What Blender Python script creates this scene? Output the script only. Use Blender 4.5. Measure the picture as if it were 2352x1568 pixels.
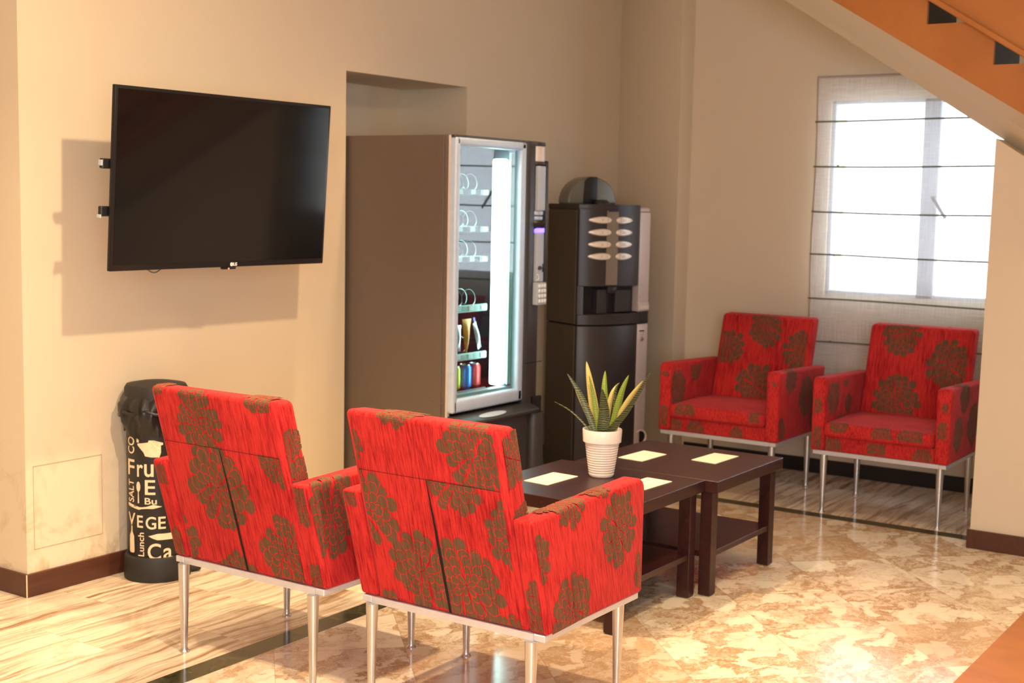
import bpy, bmesh, math, random
from mathutils import Vector, Matrix
random.seed(7)
PI = math.pi
for o in list(bpy.data.objects): bpy.data.objects.remove(o)
S = bpy.context.scene
COL = S.collection

# ---------------------------------------------------------------- camera
YAW, PITCH, ROLL, FPX = 0.592913, 0.104169, 0.0193347, 3072.0
cam = bpy.data.cameras.new('camera'); cam_o = bpy.data.objects.new('camera', cam); COL.objects.link(cam_o)
Fw = Vector((math.cos(PITCH)*math.cos(YAW), math.cos(PITCH)*math.sin(YAW), -math.sin(PITCH)))
r0 = Vector((math.sin(YAW), -math.cos(YAW), 0)); u0 = r0.cross(Fw)
Rt = r0*math.cos(ROLL) + u0*math.sin(ROLL); Up = -r0*math.sin(ROLL) + u0*math.cos(ROLL)
mw = Matrix.Identity(4)
for i in range(3):
    mw[i][0] = Rt[i]; mw[i][1] = Up[i]; mw[i][2] = -Fw[i]
mw[2][3] = 1.5
cam_o.matrix_world = mw
cam.sensor_width = 36.0; cam.lens = FPX/2352*36.0; cam.clip_start = 0.05
cam.dof.use_dof = True; cam.dof.focus_distance = 3.9; cam.dof.aperture_fstop = 4.5
S.camera = cam_o

# ---------------------------------------------------------------- world, lights, exposure
w = bpy.data.worlds.new('sky'); S.world = w; w.use_nodes = True
bg = w.node_tree.nodes['Background']; bg.inputs[0].default_value = (0.80, 0.90, 1.0, 1); bg.inputs[1].default_value = 5.0
S.view_settings.view_transform = 'Standard'; S.view_settings.look = 'None'
S.view_settings.exposure = 0.74; S.view_settings.gamma = 1.0; S.view_settings.use_curve_mapping = False
WARM = (1.0, 0.73, 0.44)
def spot(x, y, z, power, size=118, blend=0.5, r=0.045, tgt=None, col=WARM, name='downlight'):
    l = bpy.data.lights.new(name, 'SPOT'); l.energy = power; l.color = col
    l.spot_size = math.radians(size); l.spot_blend = blend; l.shadow_soft_size = r
    o = bpy.data.objects.new(name, l); COL.objects.link(o); o.location = (x, y, z)
    if tgt:
        o.rotation_euler = (Vector(tgt)-Vector((x, y, z))).to_track_quat('-Z', 'Y').to_euler()
    return o
spot(3.55, 2.83, 2.84, 155, size=86, blend=0.7)
spot(4.57, 2.57, 2.84, 24, size=70, blend=1.0)
spot(4.95, 3.38, 2.84, 40, size=100, blend=1.0)
spot(2.20, 3.20, 2.84, 120, size=112, blend=1.0)
spot(2.35, 1.25, 2.84, 180, size=108, blend=0.7, tgt=(2.7, 3.3, 0.4))
spot(3.90, 0.30, 2.84, 125, size=88, blend=0.8, r=0.14)
spot(5.10, 0.90, 2.84, 55, size=80, blend=1.0)  # extra spot added to brighten the cream column
spot(0.60, 0.30, 2.84, 280, size=104, blend=1.0)
pl_ = bpy.data.lights.new('fill_light', 'POINT'); pl_.energy = 24; pl_.color = (1.0, 0.76, 0.50); pl_.shadow_soft_size = 0.15  # unseen point light added as warm fill for the upper walls
plo = bpy.data.objects.new('fill_light', pl_); COL.objects.link(plo); plo.location = (0.4, 1.6, 2.3)
def area(loc, tgt, sx, sy, power, col, name):
    l = bpy.data.lights.new(name, 'AREA'); l.shape = 'RECTANGLE'; l.size = sx; l.size_y = sy; l.energy = power; l.color = col
    o = bpy.data.objects.new(name, l); COL.objects.link(o); o.location = loc
    o.rotation_euler = (Vector(tgt)-Vector(loc)).to_track_quat('-Z', 'Y').to_euler()
    return o
area((-0.9, -1.0, 1.6), (3.2, 2.4, 0.4), 1.8, 1.6, 85, (0.84, 0.90, 1.0), 'daylight_from_entrance')

# ---------------------------------------------------------------- node helpers
class NT:
    def __init__(s, name):
        s.m = bpy.data.materials.new(name); s.m.use_nodes = True; s.t = s.m.node_tree; s.n = s.t.nodes
        s.b = s.n['Principled BSDF']; s.out = s.n['Material Output']
    def add(s, ty, **kw):
        n = s.n.new(ty)
        for k, v in kw.items(): setattr(n, k, v)
        return n
    def put(s, sock, v):
        if isinstance(v, (int, float)): sock.default_value = v
        elif isinstance(v, (tuple, list)): sock.default_value = v if len(v) == len(sock.default_value) else tuple(v)+(1,)
        else: s.t.links.new(v, sock)
    def math(s, op, a, b=0.0, c=None):
        n = s.add('ShaderNodeMath', operation=op); s.put(n.inputs[0], a); s.put(n.inputs[1], b)
        if c is not None: s.put(n.inputs[2], c)
        return n.outputs[0]
    def vmath(s, op, a, b=(0, 0, 0)):
        n = s.add('ShaderNodeVectorMath', operation=op); s.put(n.inputs[0], a); s.put(n.inputs[1], b); return n.outputs[0]
    def scale(s, a, k):
        n = s.add('ShaderNodeVectorMath', operation='SCALE'); s.put(n.inputs[0], a); s.put(n.inputs['Scale'], k); return n.outputs[0]
    def sep(s, v):
        n = s.add('ShaderNodeSeparateXYZ'); s.put(n.inputs[0], v); return n.outputs
    def comb(s, x, y, z=0.0):
        n = s.add('ShaderNodeCombineXYZ'); s.put(n.inputs[0], x); s.put(n.inputs[1], y); s.put(n.inputs[2], z); return n.outputs[0]
    def noise(s, v, sc, det=4, rough=0.55, dist=0.0):
        n = s.add('ShaderNodeTexNoise'); s.put(n.inputs['Vector'], v); n.inputs['Scale'].default_value = sc
        n.inputs['Detail'].default_value = det; n.inputs['Roughness'].default_value = rough; n.inputs['Distortion'].default_value = dist
        return n.outputs
    def ramp(s, f, stops, interp='LINEAR'):
        n = s.add('ShaderNodeValToRGB'); s.put(n.inputs[0], f); cr = n.color_ramp; cr.interpolation = interp
        while len(cr.elements) < len(stops): cr.elements.new(0.5)
        for e, (p, c) in zip(cr.elements, stops):
            e.position = p; e.color = tuple(c)+(1,) if len(c) == 3 else c
        return n.outputs[0]
    def mix(s, f, a, b, mode='MIX'):
        n = s.add('ShaderNodeMix', data_type='RGBA', blend_type=mode); s.put(n.inputs[0], f); s.put(n.inputs[6], a); s.put(n.inputs[7], b)
        return n.outputs[2]
    def obj(s): return s.add('ShaderNodeTexCoord').outputs['Object']
    def pos(s): return s.add('ShaderNodeNewGeometry').outputs['Position']
    def set(s, **kw):
        for k, v in kw.items(): s.put(s.b.inputs[k.replace('_', ' ')], v)
        return s
    def bump(s, h, strength=0.3, dist=0.002):
        n = s.add('ShaderNodeBump'); s.put(n.inputs['Height'], h); n.inputs['Strength'].default_value = strength; n.inputs['Distance'].default_value = dist
        s.t.links.new(n.outputs[0], s.b.inputs['Normal'])

def simple(name, col, rough=0.5, metal=0.0, var=0.08, sc=30, spec=0.5, coat=0.0):
    m = NT(name); f = m.noise(m.obj(), sc, 3)[0]
    a = tuple(c*(1-var) for c in col); b = tuple(min(1, c*(1+var)) for c in col)
    m.set(Base_Color=m.mix(f, a, b), Roughness=rough, Metallic=metal)
    m.b.inputs['Specular IOR Level'].default_value = spec
    m.b.inputs['Coat Weight'].default_value = coat
    return m.m
def emis(name, col, st):
    m = NT(name); m.set(Base_Color=col, Emission_Color=col, Emission_Strength=st); return m.m
def glassy(name, tint, ior=1.6, rough=0.0):
    m = NT(name); m.n.remove(m.b)
    t = m.add('ShaderNodeBsdfTransparent'); t.inputs[0].default_value = tuple(tint)+(1,)
    g = m.add('ShaderNodeBsdfGlossy'); g.inputs['Roughness'].default_value = rough
    fr = m.add('ShaderNodeFresnel'); fr.inputs[0].default_value = ior
    ge = m.add('ShaderNodeNewGeometry'); fac = m.math('MULTIPLY', fr.outputs[0], m.math('SUBTRACT', 1.0, ge.outputs['Backfacing']))
    mx = m.add('ShaderNodeMixShader'); m.t.links.new(fac, mx.inputs[0]); m.t.links.new(t.outputs[0], mx.inputs[1]); m.t.links.new(g.outputs[0], mx.inputs[2])
    m.t.links.new(mx.outputs[0], m.out.inputs[0]); return m.m

M = {}
def wallmat():
    m = NT('plaster'); p = m.pos()
    f = m.noise(p, 1.3, 5, 0.6)[0]; g = m.noise(p, 260, 2)[0]
    c = m.mix(f, (0.70, 0.585, 0.42), (0.76, 0.645, 0.475))
    # scuffed patches near the floor on the short left run of wall
    z = m.sep(p)
    low = m.ramp(z[2], [(0.0, (1, 1, 1)), (0.7, (0, 0, 0))])
    near = m.ramp(m.math('DIVIDE', z[0], 4.0), [(0.86, (1, 1, 1)), (0.9, (0, 0, 0))])
    st = m.ramp(m.noise(m.vmath('MULTIPLY', p, (1, 1, 0.8)), 7, 6, 0.65, 0.8)[0], [(0.52, (0, 0, 0)), (0.66, (1, 1, 1))])
    k = m.math('MULTIPLY', m.math('MULTIPLY', low, near), st)
    c = m.mix(m.math('MULTIPLY', k, 0.75), c, (0.46, 0.33, 0.17))
    m.set(Base_Color=c, Roughness=0.75); m.bump(g, 0.12, 0.001); return m.m
M['wall'] = wallmat()
M['wallgroove'] = simple('plaster_groove', (0.42, 0.31, 0.18), 0.9)
M['ceil'] = simple('ceiling_paint', (0.80, 0.72, 0.60), 0.8)
def woodmat(name, a, b, rough, sx=(2, 40, 40)):
    m = NT(name); p = m.vmath('MULTIPLY', m.obj(), sx)
    f = m.noise(p, 1.0, 5, 0.6, 0.6)[0]
    m.set(Base_Color=m.mix(m.ramp(f, [(0.3, (0, 0, 0)), (0.7, (1, 1, 1))]), a, b), Roughness=rough); m.bump(f, 0.06, 0.001); return m.m
M['skirt'] = woodmat('brown_skirting', (0.070, 0.022, 0.012), (0.10, 0.034, 0.018), 0.4)
M['skirt_dark'] = simple('black_skirting', (0.012, 0.010, 0.010), 0.35)
M['tablewood'] = woodmat('dark_wenge', (0.020, 0.0045, 0.0042), (0.042, 0.009, 0.008), 0.36, (6, 60, 60))
M['stairwood'] = woodmat('orange_stair_wood', (0.42, 0.145, 0.028), (0.53, 0.20, 0.042), 0.45, (8, 3, 3))

def floor_in():
    m = NT('marble_diagonal'); p = m.pos(); s = m.sep(p); q = 1/math.sqrt(2); T = 0.434
    u = m.math('DIVIDE', m.math('SUBTRACT', m.math('MULTIPLY', m.math('ADD', s[0], s[1]), q), 6.17*q), T)
    v = m.math('DIVIDE', m.math('SUBTRACT', m.math('MULTIPLY', m.math('SUBTRACT', s[0], s[1]), q), 3.165*q), T)
    fu = m.math('FLOOR', u); fv = m.math('FLOOR', v)
    wn = m.add('ShaderNodeTexWhiteNoise', noise_dimensions='3D'); m.put(wn.inputs['Vector'], m.comb(fu, fv, 3.0))
    off = m.scale(wn.outputs['Color'], 9.0)
    pp = m.vmath('ADD', p, off)
    wv = m.noise(pp, 5.0, 6, 0.62)[1]
    pw = m.vmath('ADD', pp, m.scale(m.vmath('SUBTRACT', wv, (0.5, 0.5, 0.5)), 0.34))
    pw = m.vmath('MULTIPLY', pw, (0.85, 2.0, 1.0))
    v1 = m.add('ShaderNodeTexVoronoi', feature='F1'); m.put(v1.inputs['Vector'], pw); v1.inputs['Scale'].default_value = 7.0
    ve = m.add('ShaderNodeTexVoronoi', feature='DISTANCE_TO_EDGE'); m.put(ve.inputs['Vector'], pw); ve.inputs['Scale'].default_value = 7.0
    v2 = m.add('ShaderNodeTexVoronoi', feature='DISTANCE_TO_EDGE'); m.put(v2.inputs['Vector'], m.vmath('ADD', pw, (3.1, 1.7, 0))); v2.inputs['Scale'].default_value = 19
    cell = m.sep(v1.outputs['Color'])[0]
    big = m.noise(pp, 2.6, 4, 0.6, 0.6)[0]
    busy = m.ramp(m.math('ADD', m.math('MULTIPLY', cell, 0.50), m.math('MULTIPLY', big, 0.60)), [(0.44, (0, 0, 0)), (0.62, (1, 1, 1))])
    fine = m.ramp(m.noise(pw, 17, 8, 0.75, 0.9)[0], [(0.43, (0, 0, 0)), (0.56, (1, 1, 1))])
    vein = m.ramp(ve.outputs['Distance'], [(0.0, (1, 1, 1)), (0.05, (0.5, 0.5, 0.5)), (0.13, (0, 0, 0))])
    vein2 = m.ramp(v2.outputs['Distance'], [(0.0, (1, 1, 1)), (0.10, (0, 0, 0))])
    tint = m.sep(wn.outputs['Color'])[1]
    c = m.mix(m.math('MULTIPLY', busy, m.math('MULTIPLY_ADD', fine, 0.55, 0.30)), (0.84, 0.75, 0.60), (0.42, 0.245, 0.115))
    c = m.mix(m.math('MULTIPLY', m.math('MULTIPLY', vein, fine), 0.45), c, (0.42, 0.25, 0.12))
    c = m.mix(m.math('MULTIPLY', m.math('MULTIPLY', vein2, m.math('MULTIPLY', busy, fine)), 0.6), c, (0.36, 0.20, 0.09))
    c = m.mix(m.math('MULTIPLY', m.math('GREATER_THAN', tint, 0.60), 0.45), c, (0.50, 0.31, 0.17))
    eu = m.math('ABSOLUTE', m.math('SUBTRACT', m.math('FRACT', u), 0.5)); ev = m.math('ABSOLUTE', m.math('SUBTRACT', m.math('FRACT', v), 0.5))
    g = m.math('GREATER_THAN', m.math('MAXIMUM', eu, ev), 0.4965)
    c = m.mix(m.math('MULTIPLY', g, 0.45), c, (0.35, 0.2, 0.1))
    m.set(Base_Color=c, Roughness=0.15); return m.m
def floor_out():
    m = NT('marble_streaked'); p = m.pos(); s = m.sep(p)
    row = m.math('DIVIDE', m.math('SUBTRACT', s[1], 3.49), 0.33); fr = m.math('FLOOR', row)
    cx = m.math('ADD', m.math('DIVIDE', m.math('SUBTRACT', s[0], 2.82), 0.67), m.math('MULTIPLY', fr, 0.5)); fc = m.math('FLOOR', cx)
    wn = m.add('ShaderNodeTexWhiteNoise', noise_dimensions='3D'); m.put(wn.inputs['Vector'], m.comb(fr, fc, 1.0))
    off = m.scale(wn.outputs['Color'], 7.0)
    wv = m.noise(p, 1.6, 3, 0.5)[1]
    pp = m.vmath('ADD', m.vmath('ADD', p, off), m.scale(m.vmath('SUBTRACT', wv, (0.5, 0.5, 0.5)), 0.16))
    st = m.noise(m.vmath('MULTIPLY', pp, (1.0, 17, 1)), 1.6, 8, 0.70, 0.5)[0]
    sr = m.ramp(st, [(0.44, (0, 0, 0)), (0.53, (0.40, 0.40, 0.40)), (0.64, (1, 1, 1))])
    c = m.mix(sr, (0.84, 0.73, 0.57), (0.30, 0.16, 0.075))
    bl = m.ramp(m.noise(pp, 5, 6, 0.7, 1.5)[0], [(0.55, (0, 0, 0)), (0.7, (1, 1, 1))])
    c = m.mix(m.math('MULTIPLY', bl, 0.45), c, (0.40, 0.25, 0.15))
    pale = m.math('GREATER_THAN', wn.outputs['Value'], 0.80)
    c = m.mix(m.math('MULTIPLY', pale, 0.8), c, (0.84, 0.73, 0.50))
    er = m.math('ABSOLUTE', m.math('SUBTRACT', m.math('FRACT', row), 0.5)); ec = m.math('ABSOLUTE', m.math('SUBTRACT', m.math('FRACT', cx), 0.5))
    g = m.math('MAXIMUM', m.math('GREATER_THAN', er, 0.4955), m.math('GREATER_THAN', ec, 0.4978))
    c = m.mix(m.math('MULTIPLY', g, 0.45), c, (0.35, 0.22, 0.12))
    m.set(Base_Color=c, Roughness=0.15); return m.m
def band():
    m = NT('dark_green_marble'); p = m.pos()
    f = m.ramp(m.noise(p, 14, 8, 0.7, 1.6)[0], [(0.35, (0, 0, 0)), (0.56, (0.3, 0.3, 0.3)), (0.72, (1, 1, 1))])
    m.set(Base_Color=m.mix(f, (0.016, 0.016, 0.007), (0.13, 0.12, 0.055)), Roughness=0.14); return m.m
M['fin'] = floor_in(); M['fout'] = floor_out(); M['band'] = band()

def fabric(name, a, b, sheen):
    m = NT(name); p = m.obj()
    q_ = m.sep(p); ps = m.comb(m.math('MULTIPLY_ADD', q_[2], 0.281, q_[0]), q_[1], q_[2])
    st = m.noise(m.vmath('MULTIPLY', ps, (170, 170, 14)), 1.0, 4, 0.65)[0]
    wv = m.noise(p, 700, 2)[0]; big = m.noise(p, 7, 3)[0]
    k = m.ramp(m.math('ADD', m.math('MULTIPLY', st, 0.75), m.math('MULTIPLY', big, 0.25)), [(0.36, (0, 0, 0)), (0.56, (1, 1, 1))])
    m.set(Base_Color=m.mix(k, a, b), Roughness=0.85)
    m.b.inputs['Specular IOR Level'].default_value = 0.15
    m.b.inputs['Sheen Weight'].default_value = sheen; m.b.inputs['Sheen Roughness'].default_value = 0.4
    m.bump(m.math('ADD', wv, m.math('MULTIPLY', st, 0.8)), 0.35, 0.0012); return m.m
M['red'] = fabric('red_chenille', (0.30, 0.009, 0.012), (0.61, 0.034, 0.030), 0.06)
M['brown'] = fabric('brown_petal_weave', (0.110, 0.054, 0.028), (0.165, 0.086, 0.044), 0.03)
M['slit'] = simple('dark_gap', (0.004, 0.002, 0.002), 0.9)
M['alu'] = simple('satin_aluminium', (0.62, 0.60, 0.58), 0.32, 0.9)
M['aluflat'] = simple('pale_aluminium_bar', (0.70, 0.70, 0.76), 0.42, 0.55)
M['black'] = simple('black_plastic', (0.012, 0.012, 0.013), 0.45)
M['rubber'] = simple('black_rubber', (0.016, 0.015, 0.014), 0.6)
M['bag'] = simple('black_bin_liner', (0.008, 0.008, 0.009), 0.28)
M['cream'] = simple('cream_print', (0.78, 0.62, 0.42), 0.6)
M['screen'] = NT('tv_screen').set(Base_Color=(0.004, 0.004, 0.005), Roughness=0.075, Specular_IOR_Level=0.42).m
M['bezel'] = simple('tv_bezel', (0.008, 0.008, 0.010), 0.3)
M['led'] = emis('red_standby_light', (1.0, 0.06, 0.03), 6)
M['logo'] = simple('silver_logo', (0.6, 0.6, 0.6), 0.4)
M['white'] = simple('white_ceramic', (0.80, 0.72, 0.68), 0.25)
M['soil'] = simple('dark_soil', (0.02, 0.014, 0.01), 0.95, sc=80, var=0.5)
M['paper'] = simple('cream_card', (0.86, 0.80, 0.58), 0.7, var=0.02)
M['vside'] = simple('bronze_grey_steel', (0.15, 0.115, 0.09), 0.42, 0.25, 0.05, 60)
M['vframe'] = simple('silver_door_frame', (0.50, 0.60, 0.74), 0.4, 0.1)
M['vcol'] = simple('charcoal_plastic', (0.036, 0.032, 0.032), 0.42)
M['vgrey'] = simple('blue_grey_panel', (0.42, 0.46, 0.50), 0.4)
M['vkey'] = simple('pale_keys', (0.80, 0.84, 0.84), 0.4)
M['vdark'] = simple('dark_cabinet_interior', (0.014, 0.018, 0.028), 0.5)
M['vback'] = simple('cabinet_liner', (0.05, 0.07, 0.09), 0.5)
M['tray'] = simple('pale_green_tray', (0.42, 0.52, 0.50), 0.4)
M['clear'] = glassy('clear_plastic', (0.80, 0.9, 0.9), 1.5, 0.05)
M['coil'] = simple('wire_coil', (0.45, 0.50, 0.50), 0.3, 0.8)
M['vglass'] = glassy('cabinet_glass', (0.72, 0.90, 0.88), 2.4, 0.0)
M['wglass'] = glassy('window_glass', (0.97, 0.98, 0.98), 1.45)
M['tube'] = emis('fluorescent_light', (0.90, 1.0, 0.99), 9)
M['blue'] = emis('blue_indicator', (0.16, 0.10, 1.0), 2.5)
M['cmdark'] = simple('coffee_machine_charcoal', (0.032, 0.027, 0.028), 0.40)
M['cmside'] = simple('coffee_machine_side', (0.070, 0.056, 0.038), 0.5)
M['cmsil'] = simple('champagne_silver', (0.66, 0.58, 0.54), 0.4, 0.15)
M['cmstrip'] = simple('bronze_strip', (0.25, 0.205, 0.15), 0.4, 0.3)
M['cmhop'] = simple('smoked_hopper', (0.17, 0.165, 0.13), 0.22)
M['button'] = simple('pearl_button', (0.88, 0.80, 0.70), 0.3, 0.2)
M['btext'] = simple('grey_print', (0.30, 0.26, 0.24), 0.5)
M['cord'] = simple('grey_blind_cord', (0.17, 0.16, 0.10), 0.7)
M['upvc'] = simple('white_window_frame', (0.42, 0.47, 0.54), 0.4)
M['c_yel'] = simple('yellow_can', (0.72, 0.74, 0.03), 0.3, 0.3)
M['c_blu'] = simple('blue_can', (0.02, 0.22, 0.75), 0.3, 0.3)
M['c_red'] = simple('red_can', (0.62, 0.05, 0.05), 0.3, 0.3)
M['can'] = simple('can_metal', (0.75, 0.75, 0.75), 0.25, 0.9)
M['orange'] = simple('orange_foil', (0.72, 0.27, 0.03), 0.3, 0.1, 0.25, 20)
M['foil'] = simple('silver_foil', (0.65, 0.65, 0.70), 0.25, 0.6, 0.3, 40)
M['purple'] = simple('purple_foil', (0.10, 0.04, 0.40), 0.3)
def blindmat():
    m = NT('linen_blind'); m.n.remove(m.b); p = m.obj()
    a = m.noise(m.vmath('MULTIPLY', p, (1, 5, 260)), 1.0, 3, 0.6)[0]; b = m.noise(m.vmath('MULTIPLY', p, (1, 260, 5)), 1.0, 3, 0.6)[0]
    f = m.ramp(m.math('MULTIPLY', m.math('ADD', a, b), 0.5), [(0.38, (0, 0, 0)), (0.62, (1, 1, 1))])
    d = m.add('ShaderNodeBsdfDiffuse'); m.put(d.inputs[0], m.mix(f, (0.74, 0.72, 0.70), (0.84, 0.82, 0.80)))
    tl = m.add('ShaderNodeBsdfTranslucent'); m.put(tl.inputs[0], m.mix(f, (0.62, 0.66, 0.70), (0.80, 0.84, 0.88)))
    tr = m.add('ShaderNodeBsdfTransparent')
    x1 = m.add('ShaderNodeMixShader'); x1.inputs[0].default_value = 0.11; m.t.links.new(d.outputs[0], x1.inputs[1]); m.t.links.new(tl.outputs[0], x1.inputs[2])
    x2 = m.add('ShaderNodeMixShader'); m.put(x2.inputs[0], m.math('MULTIPLY_ADD', f, -0.16, 0.44)); m.t.links.new(x1.outputs[0], x2.inputs[1]); m.t.links.new(tr.outputs[0], x2.inputs[2])
    m.t.links.new(x2.outputs[0], m.out.inputs[0]); return m.m
M['blind'] = blindmat()
def leafmat(name, a, b, stripes):
    m = NT(name); p = m.obj()
    wv = m.add('ShaderNodeTexWave', wave_type='BANDS', bands_direction='Z'); m.put(wv.inputs['Vector'], p)
    wv.inputs['Scale'].default_value = 38; wv.inputs['Distortion'].default_value = 5; wv.inputs['Detail'].default_value = 2; wv.inputs['Detail Scale'].default_value = 1.2
    f = m.ramp(wv.outputs['Fac'], [(0.55, (0, 0, 0)), (0.85, (1, 1, 1))])
    c = m.mix(m.math('MULTIPLY', f, stripes), m.mix(m.noise(p, 12, 3)[0], a, tuple(x*1.35 for x in a)), b)
    m.set(Base_Color=c, Roughness=0.4, Subsurface_Weight=0.0); m.bump(f, 0.25, 0.002); return m.m
M['leafdark'] = leafmat('dark_striped_leaf', (0.022, 0.035, 0.010), (0.16, 0.17, 0.07), 0.8)
M['leafgreen'] = leafmat('green_leaf', (0.13, 0.20, 0.018), (0.25, 0.28, 0.06), 0.5)
M['leafpale'] = leafmat('pale_leaf', (0.36, 0.30, 0.09), (0.46, 0.40, 0.16), 0.5)

# ---------------------------------------------------------------- mesh helpers
class MB:
    """collects geometry for ONE mesh object"""
    def __init__(s, off=(0, 0, 0)):
        s.v = []; s.f = []; s.mi = []; s.sm = []; s.mats = []; s.off = Vector(off)
    def mat(s, m):
        if m not in s.mats: s.mats.append(m)
        return s.mats.index(m)
    def poly(s, pts, m, smooth=False):
        k = len(s.v); s.v += [Vector(p)-s.off for p in pts]; s.f.append(list(range(k, k+len(pts)))); s.mi.append(s.mat(m)); s.sm.append(smooth)
    def raw(s, vs, fs, m, smooth=False):
        k = len(s.v); s.v += [Vector(p)-s.off for p in vs]; i = s.mat(m)
        for f in fs: s.f.append([k+a for a in f]); s.mi.append(i); s.sm.append(smooth)
    def bm(s, bm, m, smooth=False):
        bm.verts.index_update(); s.raw([v.co.copy() for v in bm.verts], [[v.index for v in f.verts] for f in bm.faces], m, smooth); bm.free()
    def box(s, x0, x1, y0, y1, z0, z1, m, bev=0.0, seg=2):
        prism(s, [(x0, z0), (x1, z0), (x1, z1), (x0, z1)], 'y', y0, y1, m, bev, seg)
    def tube(s, pts, r, m, n=10, cap=True):
        pts = [Vector(p) for p in pts]; rs = r if isinstance(r, (list, tuple)) else [r]*len(pts); rings = []; up = None
        for i, p in enumerate(pts):
            d = (pts[min(i+1, len(pts)-1)]-pts[max(i-1, 0)]).normalized()
            if up is None: up = d.orthogonal().normalized()
            up = (up-d*up.dot(d)).normalized(); sd = d.cross(up)
            rings.append([p+(up*math.cos(2*PI*j/n)+sd*math.sin(2*PI*j/n))*rs[i] for j in range(n)])
        vs = [q for rg in rings for q in rg]; fs = []
        for i in range(len(pts)-1):
            for j in range(n): fs.append([i*n+j, i*n+(j+1) % n, (i+1)*n+(j+1) % n, (i+1)*n+j])
        if cap: fs.append(list(range(n))[::-1]); fs.append([(len(pts)-1)*n+j for j in range(n)])
        s.raw(vs, fs, m, True)
    def lathe(s, prof, m, c=(0, 0, 0), n=40):
        s.raw([(c[0]+r*math.cos(2*PI*j/n), c[1]+r*math.sin(2*PI*j/n), c[2]+z) for r, z in prof for j in range(n)],
              [[i*n+j, i*n+(j+1) % n, (i+1)*n+(j+1) % n, (i+1)*n+j] for i in range(len(prof)-1) for j in range(n)], m, True)
    def build(s, name, parent=None, sharp=35):
        me = bpy.data.meshes.new(name); me.from_pydata([tuple(v) for v in s.v], [], s.f)
        for mm in s.mats: me.materials.append(mm)
        me.polygons.foreach_set('material_index', s.mi); me.polygons.foreach_set('use_smooth', s.sm)
        me.update()
        if any(s.sm): me.set_sharp_from_angle(angle=math.radians(sharp))
        o = bpy.data.objects.new(name, me); COL.objects.link(o)
        if parent: o.parent = parent
        return o
def prism(mb, prof, axis, a, b, m, bev=0.0, seg=2, smooth=None):
    """profile (2D) extruded along an axis; axis 'y': profile is (x,z); 'x': (y,z); 'z': (x,y)"""
    bm = bmesh.new()
    def P(p, t): return {'y': (p[0], t, p[1]), 'x': (t, p[0], p[1]), 'z': (p[0], p[1], t)}[axis]
    va = [bm.verts.new(P(p, a)) for p in prof]; vb = [bm.verts.new(P(p, b)) for p in prof]; n = len(prof)
    bm.faces.new(va); bm.faces.new(vb[::-1])
    for i in range(n): bm.faces.new([va[i], vb[i], vb[(i+1) % n], va[(i+1) % n]])
    bmesh.ops.recalc_face_normals(bm, faces=bm.faces)
    if bev > 0:
        ed = [e for e in bm.edges if len(e.link_faces) == 2 and e.calc_face_angle() > math.radians(28)]
        bmesh.ops.bevel(bm, geom=ed, offset=bev, segments=seg, profile=0.5, affect='EDGES', clamp_overlap=True)
    mb.bm(bm, m, bev > 0 if smooth is None else smooth)
def tag(o, label=None, cat=None, group=None, kind=None):
    if label: o['label'] = label
    if cat: o['category'] = cat
    if group: o['group'] = group
    if kind: o['kind'] = kind
    return o
def thing(name, loc, label, cat, rz=0.0, group=None):
    o = bpy.data.objects.new(name, None); COL.objects.link(o); o.location = loc; o.rotation_euler = (0, 0, rz); o.empty_display_size = 0.1
    return tag(o, label, cat, group)

# ---------------------------------------------------------------- the room
YT, XC, XW, XP, H = 4.196, 3.03, 7.195, 6.017, 2.9
mb = MB()
mb.poly([(-2.6, -3.2, 0), (6.15, -3.2, 0), (6.15, 3.062, 0), (-2.6, 3.062, 0)], M['fin'])
mb.poly([(-2.6, 3.062, 0), (6.15, 3.062, 0), (6.15, 3.157, 0), (-2.6, 3.157, 0)], M['band'])
mb.poly([(6.15, -3.2, 0), (6.235, -3.2, 0), (6.235, 3.157, 0), (6.15, 3.157, 0)], M['band'])
mb.poly([(-2.6, 3.157, 0), (6.235, 3.157, 0), (6.235, 6.6, 0), (-2.6, 6.6, 0)], M['fout'])
mb.poly([(6.235, -3.2, 0), (7.6, -3.2, 0), (7.6, 6.6, 0), (6.235, 6.6, 0)], M['fout'])
tag(mb.build('floor'), kind='structure')
mb = MB(); mb.box(-2.7, 7.6, -3.3, 6.7, H, H+0.1, M['ceil']); tag(mb.build('ceiling'), kind='structure')
# wooden floor border with the orange stair wood, low and flush
mb = MB(); mb.box(2.2, 5.98, 0.2, 1.117, 0.0005, 0.014, M['stairwood'], 0.002)
mb.box(2.2, 5.98, 0.70, 0.703, 0.0138, 0.0144, M['slit'])
tag(mb.build('trim_1'), kind='structure')

mb = MB()
mb.box(XC, 4.802, YT, 6.6, 0, H, M['wall'])
mb.box(4.802, 5.761, YT, 6.6, 2.092, H, M['wall'])
mb.box(4.802, 5.761, 4.64, 6.6, 0, 2.092, M['wall'])
mb.box(5.761, 7.6, YT, 6.6, 0, H, M['wall'])
tag(mb.build('wall_back'), kind='structure')
mb = MB()   # angled pier between the back wall and the window wall
prism(mb, [(7.385, YT+0.01), (7.035, 3.597), (XW+0.01, 3.597), (7.6, 3.597), (7.6, YT+0.01)], 'z', 0, H, M['wall'], 0.006, 2)
tag(mb.build('wall_corner'), kind='structure')
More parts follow.
